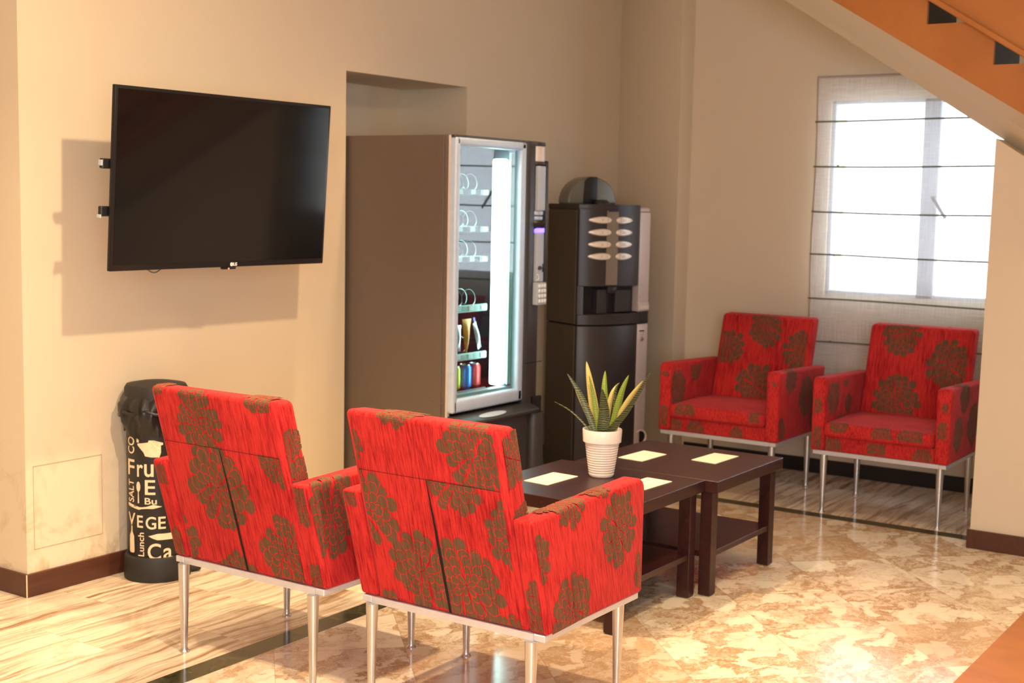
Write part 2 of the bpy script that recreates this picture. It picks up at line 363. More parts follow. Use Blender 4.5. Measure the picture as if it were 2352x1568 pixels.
# window wall with opening
WY0, WY1, WZ0, WZ1 = 0.64, 2.745, 1.02, 2.09
mb = MB()
mb.box(XW, 7.45, WY1, 3.62, 0, H, M['wall']); mb.box(XW, 7.45, -3.2, WY0, 0, H, M['wall'])
mb.box(XW, 7.45, WY0, WY1, 0, WZ0, M['wall']); mb.box(XW, 7.45, WY0, WY1, WZ1, H, M['wall'])
tag(mb.build('wall_window'), kind='structure')
mb = MB(); mb.box(-2.7, -2.5, -3.3, 6.7, 0, H, M['wall']); tag(mb.build('wall_entrance'), kind='structure')
mb = MB(); mb.box(-2.6, 7.6, -3.3, -3.0, 0, H, M['wall']); tag(mb.build('wall_front'), kind='structure')
mb = MB(); mb.box(-2.6, XC+0.05, 6.45, 6.6, 0, H, M['wall']); tag(mb.build('wall_left'), kind='structure')
# wall under the stair: its top follows the stair slope
k = 0.638
def za(y): return 1.812+(y-1.548)*k
mb = MB()
prism(mb, [(-3.0, 0), (1.566, 0), (1.548, za(1.548)), (1.20, za(1.20)), (-0.8, za(-0.8)), (-3.0, za(-0.8))], 'x', XP, XP+0.14, M['wall'])
tag(mb.build('wall_right'), kind='structure')
# baseboards
def skirt(name, x0, x1, y0, y1, h, m):
    b = MB(); b.box(x0, x1, y0, y1, 0, h, m, 0.003, 1); tag(b.build(name), kind='structure')
b = MB(); b.box(XC-0.013, 4.802, YT-0.013, YT, 0, 0.087, M['skirt'], 0.002, 1); b.box(XC-0.013, XC, YT, 6.45, 0, 0.087, M['skirt'], 0.002, 1)
b.box(XC-0.0135, XC-0.010, YT-0.0135, YT-0.010, 0, 0.087, M['cream'])
tag(b.build('baseboard_back'), kind='structure')
skirt('baseboard_back.001', 5.761, 7.36, YT-0.013, YT, 0.08, M['skirt_dark'])
skirt('baseboard_window', XW-0.014, XW, -2.9, 3.58, 0.082, M['skirt_dark'])
skirt('baseboard_right', XP-0.014, XP, -2.9, 1.577, 0.085, M['skirt'])
# inspection panel outlined in the plaster
b = MB(); y = YT-0.0012
for (x0, x1, z0, z1) in ((3.062, 3.376, 0.487, 0.4888), (3.062, 3.376, 0.173, 0.1748), (3.062, 3.0638, 0.173, 0.488), (3.3742, 3.376, 0.173, 0.488)):
    b.box(x0, x1, y, YT+0.002, z0, z1, M['wallgroove'])
tag(b.build('trim_2'), kind='structure')

# window: frame, two sashes, glass
win = bpy.data.objects.new('window_1', None); COL.objects.link(win); win.location = (7.245, 2.17, WZ0); tag(win, kind='structure')
wo = win.location
fr = MB(wo)
X0, X1 = 7.215, 7.275
for (y0, y1, z0, z1) in ((WY0, WY0+0.05, WZ0, WZ1), (WY1-0.02, WY1, WZ0, WZ1), (WY0, WY1, WZ0, WZ0+0.02), (WY0, WY1, WZ1-0.02, WZ1), (2.145, 2.235, WZ0, WZ1), (1.40, 1.50, WZ0, WZ1)):
    fr.box(X0, X1, y0, y1, z0, z1, M['upvc'], 0.004, 1)
fr.build('window_frame', win)
for (y0, y1) in ((WY0+0.05, 1.40), (1.50, 2.145), (2.235, WY1-0.03)):
    g = MB(wo); g.box(7.243, 7.249, y0, y1, WZ0+0.03, WZ1-0.03, M['wglass']); g.build('pane', win)
h = MB(wo); h.tube([(7.185, 2.160, 1.565), (7.180, 2.085, 1.455)], 0.009, M['black'], 8); h.tube([(7.22, 2.160, 1.565), (7.185, 2.160, 1.565)], 0.007, M['black'], 8); h.build('window_handle', win)

# roman blind
BX = XW-0.055
bl = thing('roman_blind', (BX, 2.15, 0.50), 'sheer white linen roman blind with thin dark horizontal rods, hanging over the bright window', 'blind')
bo = Vector((BX, 2.15, 0.50))
b = MB(bo); ys = [2.80-(2.80-0.58)*i/20 for i in range(21)]
rods = [1.974, 1.726, 1.474, 1.238, 0.993, 0.757]
zs = []
lv = [2.205]+rods+[0.50]
for a_, c_ in zip(lv, lv[1:]):
    for i in range(5): zs.append((a_+(c_-a_)*i/5, math.sin(PI*i/5)))
zs.append((0.50, 0))
vs = []; 
for z, bulge in zs:
    for j, y_ in enumerate(ys): vs.append((BX-0.006*bulge+0.004*math.sin(y_*9+z*5), y_+(-0.004*bulge if j == 0 else 0), z))
n = len(ys); fs = [[i*n+j, i*n+j+1, (i+1)*n+j+1, (i+1)*n+j] for i in range(len(zs)-1) for j in range(n-1)]
b.raw(vs, fs, M['blind'], True)
b.build('blind_fabric', bl, 80)
b = MB(bo); b.tube([(BX, 2.81, 2.212), (BX, 0.57, 2.212)], 0.007, simple('pale_rail', (0.45, 0.38, 0.34), 0.6), 8); b.build('top_rail', bl)
for i, z in enumerate(rods):
    b = MB(bo); pts = [(BX-0.009, y_, z+0.004*math.sin(y_*4+i)) for y_ in [2.81-2.24*q/12 for q in range(13)]]
    b.tube(pts, 0.0048, M['cord'], 6)
    if i in (1, 3, 5): b.tube([(BX-0.010, 2.67, z-0.004), (BX-0.010, 2.67, z+0.008)], 0.006, M['cord'], 6)
    b.build('blind_rod', bl)
b = MB(bo); b.tube([(BX-0.003, 2.803+0.004*math.sin(z*6), z) for z in [2.21-1.71*q/16 for q in range(17)]], 0.0045, simple('edge_hem', (0.42, 0.33, 0.27), 0.7), 6); b.build('side_hem', bl)

# ---------------------------------------------------------------- staircase overhead (right)
SX = 5.75
st = thing('staircase', (5.88, 1.5, 1.9), 'orange wood-clad staircase with a cream underside rising across the upper right corner', 'staircase')
so = Vector((5.88, 1.5, 1.9))
def zb(y): return 1.895+(y-1.374)*0.612
b = MB(so)
ylo, yhi = 0.2, 2.75
# slab whose underside runs from the stringer's lower edge back to the wall top
vs = [(SX, ylo, zb(ylo)), (SX, yhi, zb(yhi)), (XP+0.14, yhi, za(yhi)), (XP+0.14, ylo, za(ylo)),
      (SX, ylo, zb(ylo)+0.04), (SX, yhi, zb(yhi)+0.04), (XP+0.14, yhi, za(yhi)+0.25), (XP+0.14, ylo, za(ylo)+0.25)]
b.raw(vs, [[0, 1, 2, 3], [4, 7, 6, 5], [0, 4, 5, 1], [2, 6, 7, 3], [1, 5, 6, 2], [0, 3, 7, 4]], M['wall'])
b.build('underside', st)
# stringer with stepped top
TR, RI = 0.282, 0.179
b = MB(so); top = []; tri = []
y0, z0 = 1.784, 2.276      # riser foot of the first visible gap
steps = [(y0+TR*i, z0+RI*i) for i in range(-5, 3)]
prof = [(steps[0][0]-TR, zb(steps[0][0]-TR)), (yhi, zb(yhi))]
up = []
for (sy, sz) in steps[::-1]: up += [(sy, sz+RI), (sy, sz)]
up = [(yhi, up[0][1])]+up+[(steps[0][0]-TR, steps[0][1])]
prism(b, prof+up, 'x', SX-0.022, SX, M['stairwood'])
b.build('stringer', st)
for (sy, sz) in steps:  # treads and risers coloured black: the open stair's shadow is painted in
    t = MB(so); t.box(SX, XP+0.12, sy-TR-0.02, sy, sz-0.03, sz-0.0005, M['black']); t.build('tread', st)
    t = MB(so); t.box(SX, XP+0.12, sy-0.0, sy+0.015, sz, sz+RI-0.031, M['black']); t.build('riser', st)
b = MB(so); prism(b, prof+up, 'x', XP+.121, XP+.135, M['black']); b.build('dark_backing', st)  # dark panel added to shut out the sky showing behind the treads
# upper side board
def zu(y): return 2.379+(y-1.784)*0.634
b = MB(so); yl = steps[0][0]-TR
prism(b, [(yl, zu(yl)), (2.64, zu(2.64)), (2.64, zu(2.64)+0.02), (2.3, 2.895), (yl, 2.895)], 'x', SX-0.055, SX-0.024, M['stairwood'], 0.004, 1)
b.build('side_board', st)
b = MB(so); prism(b, [(yl, zu(yl)-0.002), (2.6, zu(2.6)-0.002), (2.6, zu(2.6)+0.028), (yl, zu(yl)+0.028)], 'x', SX-0.072, SX-0.05, M['stairwood'], 0.004, 1)
b.build('edge_moulding', st)

# ---------------------------------------------------------------- flowers woven into the upholstery
def clip(poly, ax, val, keep_less):
    out = []; n = len(poly)
    for i in range(n):
        a, b_ = poly[i], poly[(i+1) % n]
        ia = (a[ax] <= val) if keep_less else (a[ax] >= val); ib = (b_[ax] <= val) if keep_less else (b_[ax] >= val)
        if ia: out.append(a)
        if ia != ib:
            t = (val-a[ax])/(b_[ax]-a[ax]); out.append(tuple(a[q]+(b_[q]-a[q])*t for q in (0, 1)))
    return out
class Panel:
    """flat cloth panel with (u,v) in metres; past vmax it follows the rounded edge through angle wa and on over the top"""
    def __init__(s, O, U, V, N, u0, u1, v0, v1, wa=0.0, r=0.02, vt=0.0, cut=None):
        s.O, s.U, s.V, s.N = [Vector(q) for q in (O, U, V, N)]; s.U.normalize(); s.V.normalize(); s.N.normalize()
        s.lim = (u0, u1, v0, v1); s.wa = wa; s.r = r; s.vt = vt; s.cut = cut
    def at(s, u, v, h):
        v1 = s.lim[3]
        if v <= v1 or s.wa == 0: return s.O+s.U*u+s.V*v+s.N*h
        al = s.r*s.wa; a = min((v-v1)/s.r, s.wa); c = s.O+s.U*u+s.V*v1-s.N*s.r
        p = c+(s.N*math.cos(a)+s.V*math.sin(a))*(s.r+h)
        if v-v1 > al: p += (-s.N*math.sin(s.wa)+s.V*math.cos(s.wa))*(v-v1-al)
        return p
    def put(s, mb, poly, h, m):
        u0, u1, v0, v1 = s.lim
        if s.cut and s.cut.get('v'):      # keep one side of a seam
            poly = clip(poly, 1, s.cut['v'], s.cut['less'])
        if s.cut and 'sk' in s.cut:       # slanted rear edge: u >= a + b*v
            a_, b_ = s.cut['sk']; poly = [(p[0]-b_*min(p[1], .345), p[1]) for p in poly]
            poly = clip(poly, 0, a_, False)
            if len(poly) < 3: return
            poly = [(p[0]+b_*min(p[1], .345), p[1]) for p in poly]
        for a in ((0, u0, False), (0, u1, True), (1, v0, False)):
            if len(poly) < 3: return
            poly = clip(poly, *a)
        br = [v0-1, v1]
        if s.wa: br += [v1+s.r*s.wa*q/5 for q in range(1, 6)]+[v1+s.r*s.wa+s.vt]
        for lo, hi in zip(br, br[1:]):
            if len(poly) < 3: return
            q = clip(clip(poly, 1, hi, True) if len(poly) > 2 else [], 1, lo, False) if len(poly) > 2 else []
            if len(q) >= 3: mb.poly([s.at(u, v, h) for u, v in q], m, True)
def bloom(mb, P, u, v, R, seed, stretch=1.12, rot=None):
    rg = random.Random(seed); base = rg.random()*6.28 if rot is None else rot
    rings = [(14, .58, 1.0, .235), (12, .40, .83, .205), (10, .25, .64, .160), (8, .12, .45, .115), (6, .03, .27, .070)]
    hb = .0006+(seed % 4)*.000023
    cu, cv = rg.uniform(-.06, .06)*R, rg.uniform(-.05, .05)*R
    for ri, (n, a0, a1, wd) in enumerate(rings):
        for j in range(n):
            th = base+(j+0.5*(ri % 2))*2*PI/n+rg.uniform(-.09, .09); x1 = a1*rg.uniform(.88, 1.08); x0 = a0*rg.uniform(.85, 1.0); W = wd*rg.uniform(.86, 1.12)
            if ri == 0 and rg.random() < .06: continue
            cen = (1-ri/5.0)
            for grow, h, m in ((0.022, hb+.0004*ri+.0002*(j % 2), M['red']), (0.0, hb+.0004*ri+.0002*(j % 2)+.0001, M['brown'])):
                if ri == 0 and grow and j % 2 == 0: continue
                pts = []; N = 7
                for i in range(N+1):
                    t = i/N; wv = W*(max(t, .02)**.62)*math.sqrt(max(0.0, 1-t**3.2))*1.08+grow*(0.4+0.6*t)
                    pts.append((x0+(x1-x0)*t+grow*(t-.3), wv))
                out = [(r_, w_) for r_, w_ in pts]+[(r_, -w_) for r_, w_ in pts[::-1]]
                ct, sn = math.cos(th), math.sin(th)
                poly = [(u+cu*(1-a1)+R*(r_*ct-w_*sn), v+cv*(1-a1)+R*stretch*(r_*sn+w_*ct)) for r_, w_ in out]
                P.put(mb, poly, h, m)

# ---------------------------------------------------------------- armchairs
BT = math.atan2(.165, .58); BL_ = math.hypot(.165, .58)
def taper_leg(x, y):
    b = MB(); b.lathe([(0.0001, 0), (.0165, 0), (.0165, .003), (.0125, .008), (.0105, .014), (.0110, .03), (.0185, .285), (.0185, .298), (0.0001, .298)], M['alu'], (x, y, 0), 20)
    return b
def armchair(name, loc, rz, label, fl, seed):
    t = thing(name, loc, label, 'armchair', rz, 'red floral armchairs round the low tables')
    for sx in (-1, 1):
        for sy in (-1, 1): taper_leg(.2425*sx, .285*sy).build('leg', t)
    f = MB()
    f.box(-.240, .292, -.326, -.290, .298, .318, M['aluflat'], .002, 1); f.box(-.240, .292, .290, .326, .298, .318, M['aluflat'], .002, 1)
    f.box(-.240, -.206, -.290, .290, .298, .318, M['aluflat']); f.box(.258, .292, -.290, .290, .298, .318, M['aluflat'])
    f.build('base_frame', t)
    def put(mb, P, key):
        for i, e in enumerate(fl.get(key, [])): bloom(mb, P, e[0], e[1], e[2], seed*100+i+sum(map(ord, key)))
    # arms
    ra = .013
    for s in (-1, 1):
        b = MB(); z0, zr, zf = .318, .655, .676
        c = []
        for q in range(5):
            a = q*PI/8; c.append((.300-.035+.035*math.cos(a), zf-.035+.035*math.sin(a)))
        prof = [(-.235, z0), (.300, z0)]+c+[(-.332, zr)]
        ya, yb = sorted((s*.268, s*.336)); prism(b, prof, 'y', ya, yb, M['red'], ra, 4)
        sl = Vector((1, 0, (zf-zr)/.632)).normalized(); top = .345
        # outer face, running over onto the arm's top
        P = Panel((0, s*.336, z0), sl, (-sl.z, 0, sl.x), (0, s, 0), -.33, .285, .008, (zr-z0+zf-z0)/2+.0035-ra, PI/2, ra, .040, cut={'sk': (-.235+.014, -.097/.337)})
        put(b, P, 'side' if s < 0 else 'sideL')
        P = Panel((0, s*.268, z0), (1, 0, 0), (0, 0, 1), (0, -s, 0), -.20, .285, .10, zr-z0-ra)
        put(b, P, 'inR' if s < 0 else 'inL')
        P = Panel((.300, 0, z0), (0, 1, 0), (0, 0, 1), (1, 0, 0), min(s*.281, s*.323), max(s*.281, s*.323), .01, .31)
        put(b, P, 'armf')
        d = Vector((-.097, 0, .337)).normalized()
        P = Panel((-.235, 0, z0), (0, 1, 0), d, (-d.z, 0, d.x), min(s*.281, s*.323), max(s*.281, s*.323), .01, .345)
        put(b, P, 'armr')
        b.build('armrest', t)
    # seat box and cushion
    b = MB(); b.box(-.232, .286, -.2675, .2675, .3185, .392, M['red'], .006, 2)
    put(b, Panel((.286, 0, .318), (0, 1, 0), (0, 0, 1), (1, 0, 0), -.262, .262, .008, .062), 'boxf')
    b.build('seat_box', t)
    b = MB(); bm = bmesh.new(); bmesh.ops.create_grid(bm, x_segments=2, y_segments=2, size=1); bm.free()
    prof = [(-.19, .3925), (.318, .3925)]; n = 12
    bm = bmesh.new(); nx, ny = 14, 12; grid = []
    for i in range(nx+1):
        row = []
        for j in range(ny+1):
            x = -.19+.508*i/nx; y = -.2665+.533*j/ny
            cr = .012*math.sin(PI*i/nx)*math.sin(PI*j/ny)+.006*math.sin(PI*i/nx)
            row.append(bm.verts.new((x, y, .458+cr)))
        grid.append(row)
    low = [[bm.verts.new((v.co.x, v.co.y, .3925)) for v in row] for row in grid]
    for i in range(nx):
        for j in range(ny):
            bm.faces.new([grid[i][j], grid[i+1][j], grid[i+1][j+1], grid[i][j+1]]); bm.faces.new([low[i][j], low[i][j+1], low[i+1][j+1], low[i+1][j]])
    def side(seq_t, seq_l):
        for a in range(len(seq_t)-1): bm.faces.new([seq_t[a], seq_t[a+1], seq_l[a+1], seq_l[a]])
    side([grid[i][0] for i in range(nx+1)], [low[i][0] for i in range(nx+1)])
    side([grid[i][ny] for i in range(nx+1)], [low[i][ny] for i in range(nx+1)])
    side([grid[0][j] for j in range(ny+1)], [low[0][j] for j in range(ny+1)])
    side([grid[nx][j] for j in range(ny+1)], [low[nx][j] for j in range(ny+1)])
    bmesh.ops.recalc_face_normals(bm, faces=bm.faces)
    ed = [e for e in bm.edges if len(e.link_faces) == 2 and e.calc_face_angle() > 1.0]
    bmesh.ops.bevel(bm, geom=ed, offset=.018, segments=3, profile=.5, affect='EDGES', clamp_overlap=False)
    b.bm(bm, M['red'], True)
    put(b, Panel((.318, 0, .392), (0, 1, 0), (0, 0, 1), (1, 0, 0), -.246, .246, .02, .050, PI/2, .0185, .03), 'cushf')
    b.build('seat_cushion', t, 50)
    # back
    b = MB(); HB = .905
    prof = [(-.235, .32), (-.145, .32), (-.308, HB-.002), (-.400, HB+.003)]
    bv = .020; prism(b, prof, 'y', -.2675, .2675, M['red'], bv, 4)
    V = Vector((-.165, 0, .588)).normalized(); N = Vector((-V.z, 0, V.x))
    Lr = math.hypot(.165, .588); wa = PI/2+BT; rr = bv*math.tan((PI-wa)/2)
    P = Panel((-.235, 0, .32), (0, 1, 0), V, N, -.2475, .2475, .004, Lr-bv, wa, rr, .05)
    seamv = .425
    lim = P.lim
    # rear seams: a horizontal one and the open vertical slit below it
    for i, e in enumerate(fl.get('rear', [])):
        P.cut = {'v': seamv, 'less': True} if e[3] < 0 else ({'v': seamv, 'less': False} if e[3] > 0 else None)
        bloom(b, P, e[0], e[1], e[2], seed*100+i)
    P.cut = None
    P.put(b, [(-.2475, seamv-.0007), (.2475, seamv-.0007), (.2475, seamv+.0007), (-.2475, seamv+.0007)], .0026, M['slit'])
    P.put(b, [(-.009, .004), (.000, .004), (.0035, .20), (.0050, seamv-.002), (.0025, seamv-.002), (-.0065, .20)], .0028, M['slit'])
    for s in (-1, 1):
        Ps = Panel((-.235, s*.2675, .32), V, N*-1, (0, s, 0), .02, Lr-.03, .012, .078)
        for i, e in enumerate(fl.get('bside', [])): bloom(b, Ps, e[0], e[1], e[2], seed*100+60+i+s)
    Vf = Vector((-.163, 0, .583)).normalized(); Nf = Vector((Vf.z, 0, -Vf.x)); Lf = math.hypot(.163, .583); wf = PI/2-BT
    P = Panel((-.145, 0, .32), (0, 1, 0), Vf, Nf, -.2475, .2475, .15, Lf-bv, PI/2-BT, bv*math.tan((PI-wf)/2), .03)
    put(b, P, 'front')
    b.build('backrest', t)
    return t
F1 = {'rear': [(-.168, .512, .112, 1), (.257, .296, .125, 0), (-.080, .108, .132, 0), (.075, .125, .115, 0), (-.274, .285, .105, 0), (.085, .655, .078, 0), (.250, -.05, .095, 0), (-.085, .430, .102, -1), (.285, .505, .065, 1), (-.243, -.04, .080, 0)],
      'side': [(.145, .225, .105), (-.110, .045, .105), (-.119, .375, .080), (.318, .063, .075), (-.302, .225, .080), (-.20, .41, .05), (.06, .40, .06)],
      'armr': [(.30, .33, .03), (-.30, .02, .05), (-.318, .12, .045)], 'bside': [(.50, .05, .085), (.32, .05, .05)],
      'front': [(.0, .40, .10), (.18, .25, .1)], 'cushf': [(.1, .03, .06)], 'sideL': [(.05, .2, .1), (-.2, .1, .08)], 'inL': [(.1, .2, .09)], 'inR': [(-.05, .25, .09)]}
F2 = {'rear': [(.075, .510, .100, 1), (.045, .290, .140, 0), (-.195, .100, .125, 0), (-.207, .645, .078, 0), (-.233, .410, .080, -1), (.300, .070, .105, 0), (.040, -.045, .100, 0), (.253, .635, .055, 0), (.296, .400, .052, -1)],
      'side': [(-.215, .235, .125), (.10, .12, .11), (.18, .33, .08)], 'armr': [(.30, .30, .035), (-.305, .28, .06), (-.30, .03, .05), (.30, .05, .05)], 'bside': [(.33, .04, .085), (.46, .03, .05)],
      'front': [(.0, .40, .10), (.18, .25, .1)], 'cushf': [(.1, .03, .06)], 'sideL': [(.05, .2, .1), (-.2, .1, .08)], 'inL': [(.1, .2, .09)], 'inR': [(-.05, .25, .09)]}
F3 = {'front': [(.003, .541, .100), (-.214, .420, .100), (-.015, .215, .118), (.215, .430, .100)], 'cushf': [(-.169, .040, .060), (.234, .045, .055)], 'boxf': [(-.122, .021, .050), (.108, .021, .040), (-.24, .03, .04)],
      'sideL': [(.156, .308, .072), (-.059, .206, .100), (.261, .052, .060), (-.2, .08, .09)], 'inR': [(.215, .215, .095), (.008, .312, .070), (.1, .1, .05)], 'armf': [(.322, .33, .045), (-.294, .33, .040), (-.30, .08, .05)],
      'rear': [(.1, .5, .1, 1), (-.1, .2, .12, 0)], 'side': [(0, .2, .1)]}
F4 = {'front': [(-.100, .560, .105), (.160, .425, .118), (-.083, .223, .125), (.22, .17, .05)], 'cushf': [(.023, .030, .052), (.160, .040, .062), (-.19, .075, .05)], 'boxf': [(-.229, .029, .048), (-.009, .035, .052), (.211, .021, .048)],
      'sideL': [(.086, .309, .085), (.164, .124, .078), (-.08, .15, .10)], 'inR': [(.19, .25, .085), (.02, .345, .055), (-.02, .2, .05), (.10, .10, .06)], 'armf': [(.315, .268, .025), (.31, .16, .04), (-.31, .22, .035), (-.30, .06, .05)],
      'rear': [(.1, .5, .1, 1), (-.1, .2, .12, 0)], 'side': [(0, .2, .1)]}
armchair('armchair', (3.249, 2.227, 0), 0, 'red floral armchair seen from behind, right one of the front pair, nearest the low tables', F1, 3)
armchair('armchair', (3.207, 2.995, 0), 0, 'red floral armchair seen from behind, the left one of the pair, beside the black bin', F2, 5)
armchair('armchair', (6.535, 2.925, 0), PI, 'crimson floral armchair facing the room, left of the two at the window', F3, 8)
armchair('armchair', (6.505, 2.066, 0), PI, 'crimson floral armchair facing the room, right of the two, against the cream column', F4, 9)

# ---------------------------------------------------------------- low tables
def table(loc, label):
    t = thing('side_table', loc, label, 'table', 0, 'dark wooden low tables pushed together')
    W2, D2, HT = .315, .322, .457
    b = MB(); b.box(-W2, W2, -D2, D2, HT-.046, HT, M['tablewood'], .002, 1); b.build('tabletop', t)
    lx, ly, q = W2-.012, D2-.026, .050
    for sx in (-1, 1):
        for sy in (-1, 1):
            x0, x1 = sorted((sx*lx, sx*(lx-q))); y0_, y1_ = sorted((sy*ly, sy*(ly-q)))
            b = MB(); b.box(x0, x1, y0_, y1_, .004, HT-.046, M['tablewood'], .002, 1); b.build('leg', t)
    b = MB(); b.box(-lx+.010, lx-.010, -ly+.006, ly-.006, .150, .172, M['tablewood'], .0015, 1); b.build('lower_shelf', t)
    return t
table((4.903, 2.457, 0), 'dark brown low table with two cream cards on it, the one nearer the window chairs')
table((4.272, 2.512, 0), 'dark brown low table carrying the white plant pot, nearer the armchairs seen from behind')
TZ = .457
def card(name, pts, label):
    cx = sum(p[0] for p in pts)/4; cy = sum(p[1] for p in pts)/4
    b = MB((cx, cy, TZ)); prism(b, pts, 'z', TZ+.0002, TZ+.0022, M['paper'])
    o = b.build(name); o.location = (cx, cy, TZ); tag(o, label, 'card', 'cream cards lying on the low tables')
def K(pts, s=.9955): return [(x*s, y*s) for x, y in pts]
card('paper_card', K([(4.14, 2.617), (4.348, 2.611), (4.354, 2.727), (4.15, 2.730)]), 'cream card on the near table, left of the white plant pot')
card('paper_card', K([(4.776, 2.564), (4.977, 2.557), (4.994, 2.674), (4.786, 2.683)]), 'cream card on the far table, just behind the white plant pot')
card('paper_card', K([(4.924, 2.306), (5.137, 2.300), (5.139, 2.413), (4.938, 2.422)]), 'cream card on the far table, closest to its front right corner')
card('paper_card', K([(4.30, 2.292), (4.495, 2.282), (4.502, 2.392), (4.31, 2.400)]), 'cream card mostly hidden behind the raised arm of the front armchair')

# ---------------------------------------------------------------- plant
px, py = 4.397, 2.537
t = thing('plant_pot', (px, py, TZ), 'white ribbed ceramic pot holding a spiky striped succulent on the low table', 'potted plant')
b = MB(); pr = [(0.0001, .002), (.040, .002), (.0475, .0)]
pr = [(0.0001, .0), (.043, .0), (.047, .005)]
z = .008
for i in range(13):
    r = .0475+(.0665-.0475)*(z/.133); pr += [(r-.0010, z), (r+.0012, z+.0048), (r-.0010, z+.0094)]; z += .0096
pr += [(.0665, .134), (.0735, .136), (.0762, .180), (.0750, .184), (.0715, .184), (.0700, .178), (.068, .160), (0.0001, .158)]
b.lathe(pr, M['white'], (0, 0, 0), 56); b.build('pot', t, 60)
b = MB(); b.lathe([(.0685, .158), (.05, .166), (0.0001, .168)], M['soil']); b.build('soil', t)
def leaf(base, mid, tip, w, m, dx=0.0, fold=.35, face=-0.3):
    """pointed leaf: three points in (y, z) with a lean dx along x; folded cross section with thickness"""
    bx = dx*.25; A = Vector((bx, base[0]*.75, .150)); B0 = Vector((bx+dx*.3, base[0], base[1])); B_ = Vector((dx*.7, mid[0], mid[1])); C_ = Vector((dx*1.2, tip[0], tip[1]))
    pts = []; N = 16
    ctrl = [A, B0, B_, C_]
    def cr(i, u):
        p = [ctrl[max(0, i-1)], ctrl[i], ctrl[min(3, i+1)], ctrl[min(3, i+2)]]
        return .5*((2*p[1])+(-p[0]+p[2])*u+(2*p[0]-5*p[1]+4*p[2]-p[3])*u*u+(-p[0]+3*p[1]-3*p[2]+p[3])*u**3)
    for q in range(N+1):
        s_ = q/N*3; i = min(2, int(s_)); pts.append(cr(i, s_-i))
    vs = []; fs = []
    for q, p in enumerate(pts):
        tt = q/N; d = (pts[min(q+1, N)]-pts[max(q-1, 0)]).normalized()
        out = Vector((face*1.0-.8, 0.55*0, 0)); out = Vector((-0.83, -0.55, 0)).normalized() if dx <= 0 else Vector((0.83, 0.55, 0)).normalized()
        sd = d.cross(out).normalized(); nn = sd.cross(d).normalized()
        ww = w*.5*(0.72+.5*math.sin(min(tt*1.9, 1.57)))*max(0.0, 1-tt**1.7)**.85+.0004
        th = .0042*(1-tt)+.0006
        for (a, h) in ((-1, 0), (-.5, -fold*.5), (0, -fold*.75), (.5, -fold*.5), (1, 0), (.5, -fold*.5-th/max(ww, .002)), (0, -fold*.75-th*1.6/max(ww, .002)), (-.5, -fold*.5-th/max(ww, .002))):
            vs.append(p+sd*(a*ww)-nn*(h*ww)*-1)
    for q in range(N):
        for j in range(8): fs.append([q*8+j, q*8+(j+1) % 8, (q+1)*8+(j+1) % 8, (q+1)*8+j])
    fs.append([N*8+j for j in range(8)])
    b = MB(); b.raw(vs, fs, M[m], True); b.build('leaf', t, 60)
L = [((0.026, 0.184), (0.087, 0.306), (0.142, 0.389), 0.030, 'leafdark', -.03), ((0.04, 0.21), (0.07, 0.339), (0.1, 0.433), 0.042, 'leafpale', .03),
     ((0.043, 0.182), (0.105, 0.281), (0.147, 0.338), 0.024, 'leafpale', .02), ((0.057, 0.181), (0.131, 0.239), (0.205, 0.272), 0.007, 'leafdark', -.02),
     ((0.013, 0.193), (0.036, 0.311), (0.052, 0.389), 0.020, 'leafgreen', -.02), ((0.001, 0.2), (0.012, 0.329), (0.022, 0.402), 0.034, 'leafgreen', .04),
     ((0.001, 0.2), (-0.015, 0.308), (-0.027, 0.354), 0.026, 'leafpale', .05), ((-0.020, 0.182), (-0.025, 0.271), (-0.028, 0.348), 0.054, 'leafdark', -.05),
     ((-0.035, 0.2), (-0.042, 0.334), (-0.05, 0.364), 0.014, 'leafdark', .03), ((-0.040, 0.201), (-0.071, 0.329), (-0.095, 0.398), 0.032, 'leafgreen', .02),
     ((-0.045, 0.196), (-0.098, 0.301), (-0.15, 0.38), 0.031, 'leafpale', .03), ((-0.050, 0.189), (-0.124, 0.279), (-0.225, 0.432), 0.030, 'leafdark', -.03),
     ((0.045, 0.19), (0.095, 0.26), (0.115, 0.33), 0.02, 'leafdark', .05)]
for a in L[:12]: leaf(*a[:4], a[4], a[5])

# ---------------------------------------------------------------- television on the wall
TW, TH, TT = 1.083, .645, .045
tl = math.radians(3.75)
t = thing('television', (3.622, 4.19, 1.230), 'black flat screen television held off the wall and tilted down, left of the vending machine', 'television')
tvm = Matrix.Translation((0, -.424, 0)) @ Matrix.Rotation(math.radians(-.7), 4, 'Z') @ Matrix.Rotation(tl, 4, 'X')
def tv(b, name, par=t):
    for v in b.v: v[:] = tvm @ v
    return b.build(name, par)
b = MB(); bz = .010
b.box(-TW/2, TW/2, 0, .018, 0, TH, M['bezel'], .003, 2)
b.box(-TW/2+.10, TW/2-.10, .018, .052, .08, TH-.16, M['bezel'], .01, 2); tv(b, 'housing')
b = MB(); b.box(-TW/2+.012, TW/2-.012, -.0012, .001, .022, TH-.012, M['screen']); tv(b, 'screen')
b = MB(); b.lathe([(0.0001, 0), (.0075, 0), (.0075, .001), (.0001, .001)], M['logo'], (0, 0, 0), 20)
for v in b.v: v[:] = Matrix.Translation((.028, -.0022, .0105)) @ Matrix.Rotation(PI/2, 4, 'X') @ v
b.box(.038, .0415, -.002, 0, .0045, .0165, M['logo']); b.box(.0415, .046, -.002, 0, .0045, .0075, M['logo'])
b.box(.0485, .0515, -.002, 0, .0045, .0165, M['logo']); b.box(.0515, .057, -.002, 0, .0045, .0075, M['logo']); b.box(.0515, .057, -.002, 0, .0135, .0165, M['logo']); b.box(.0545, .057, -.002, 0, .0065, .0110, M['logo'])
tv(b, 'logo')
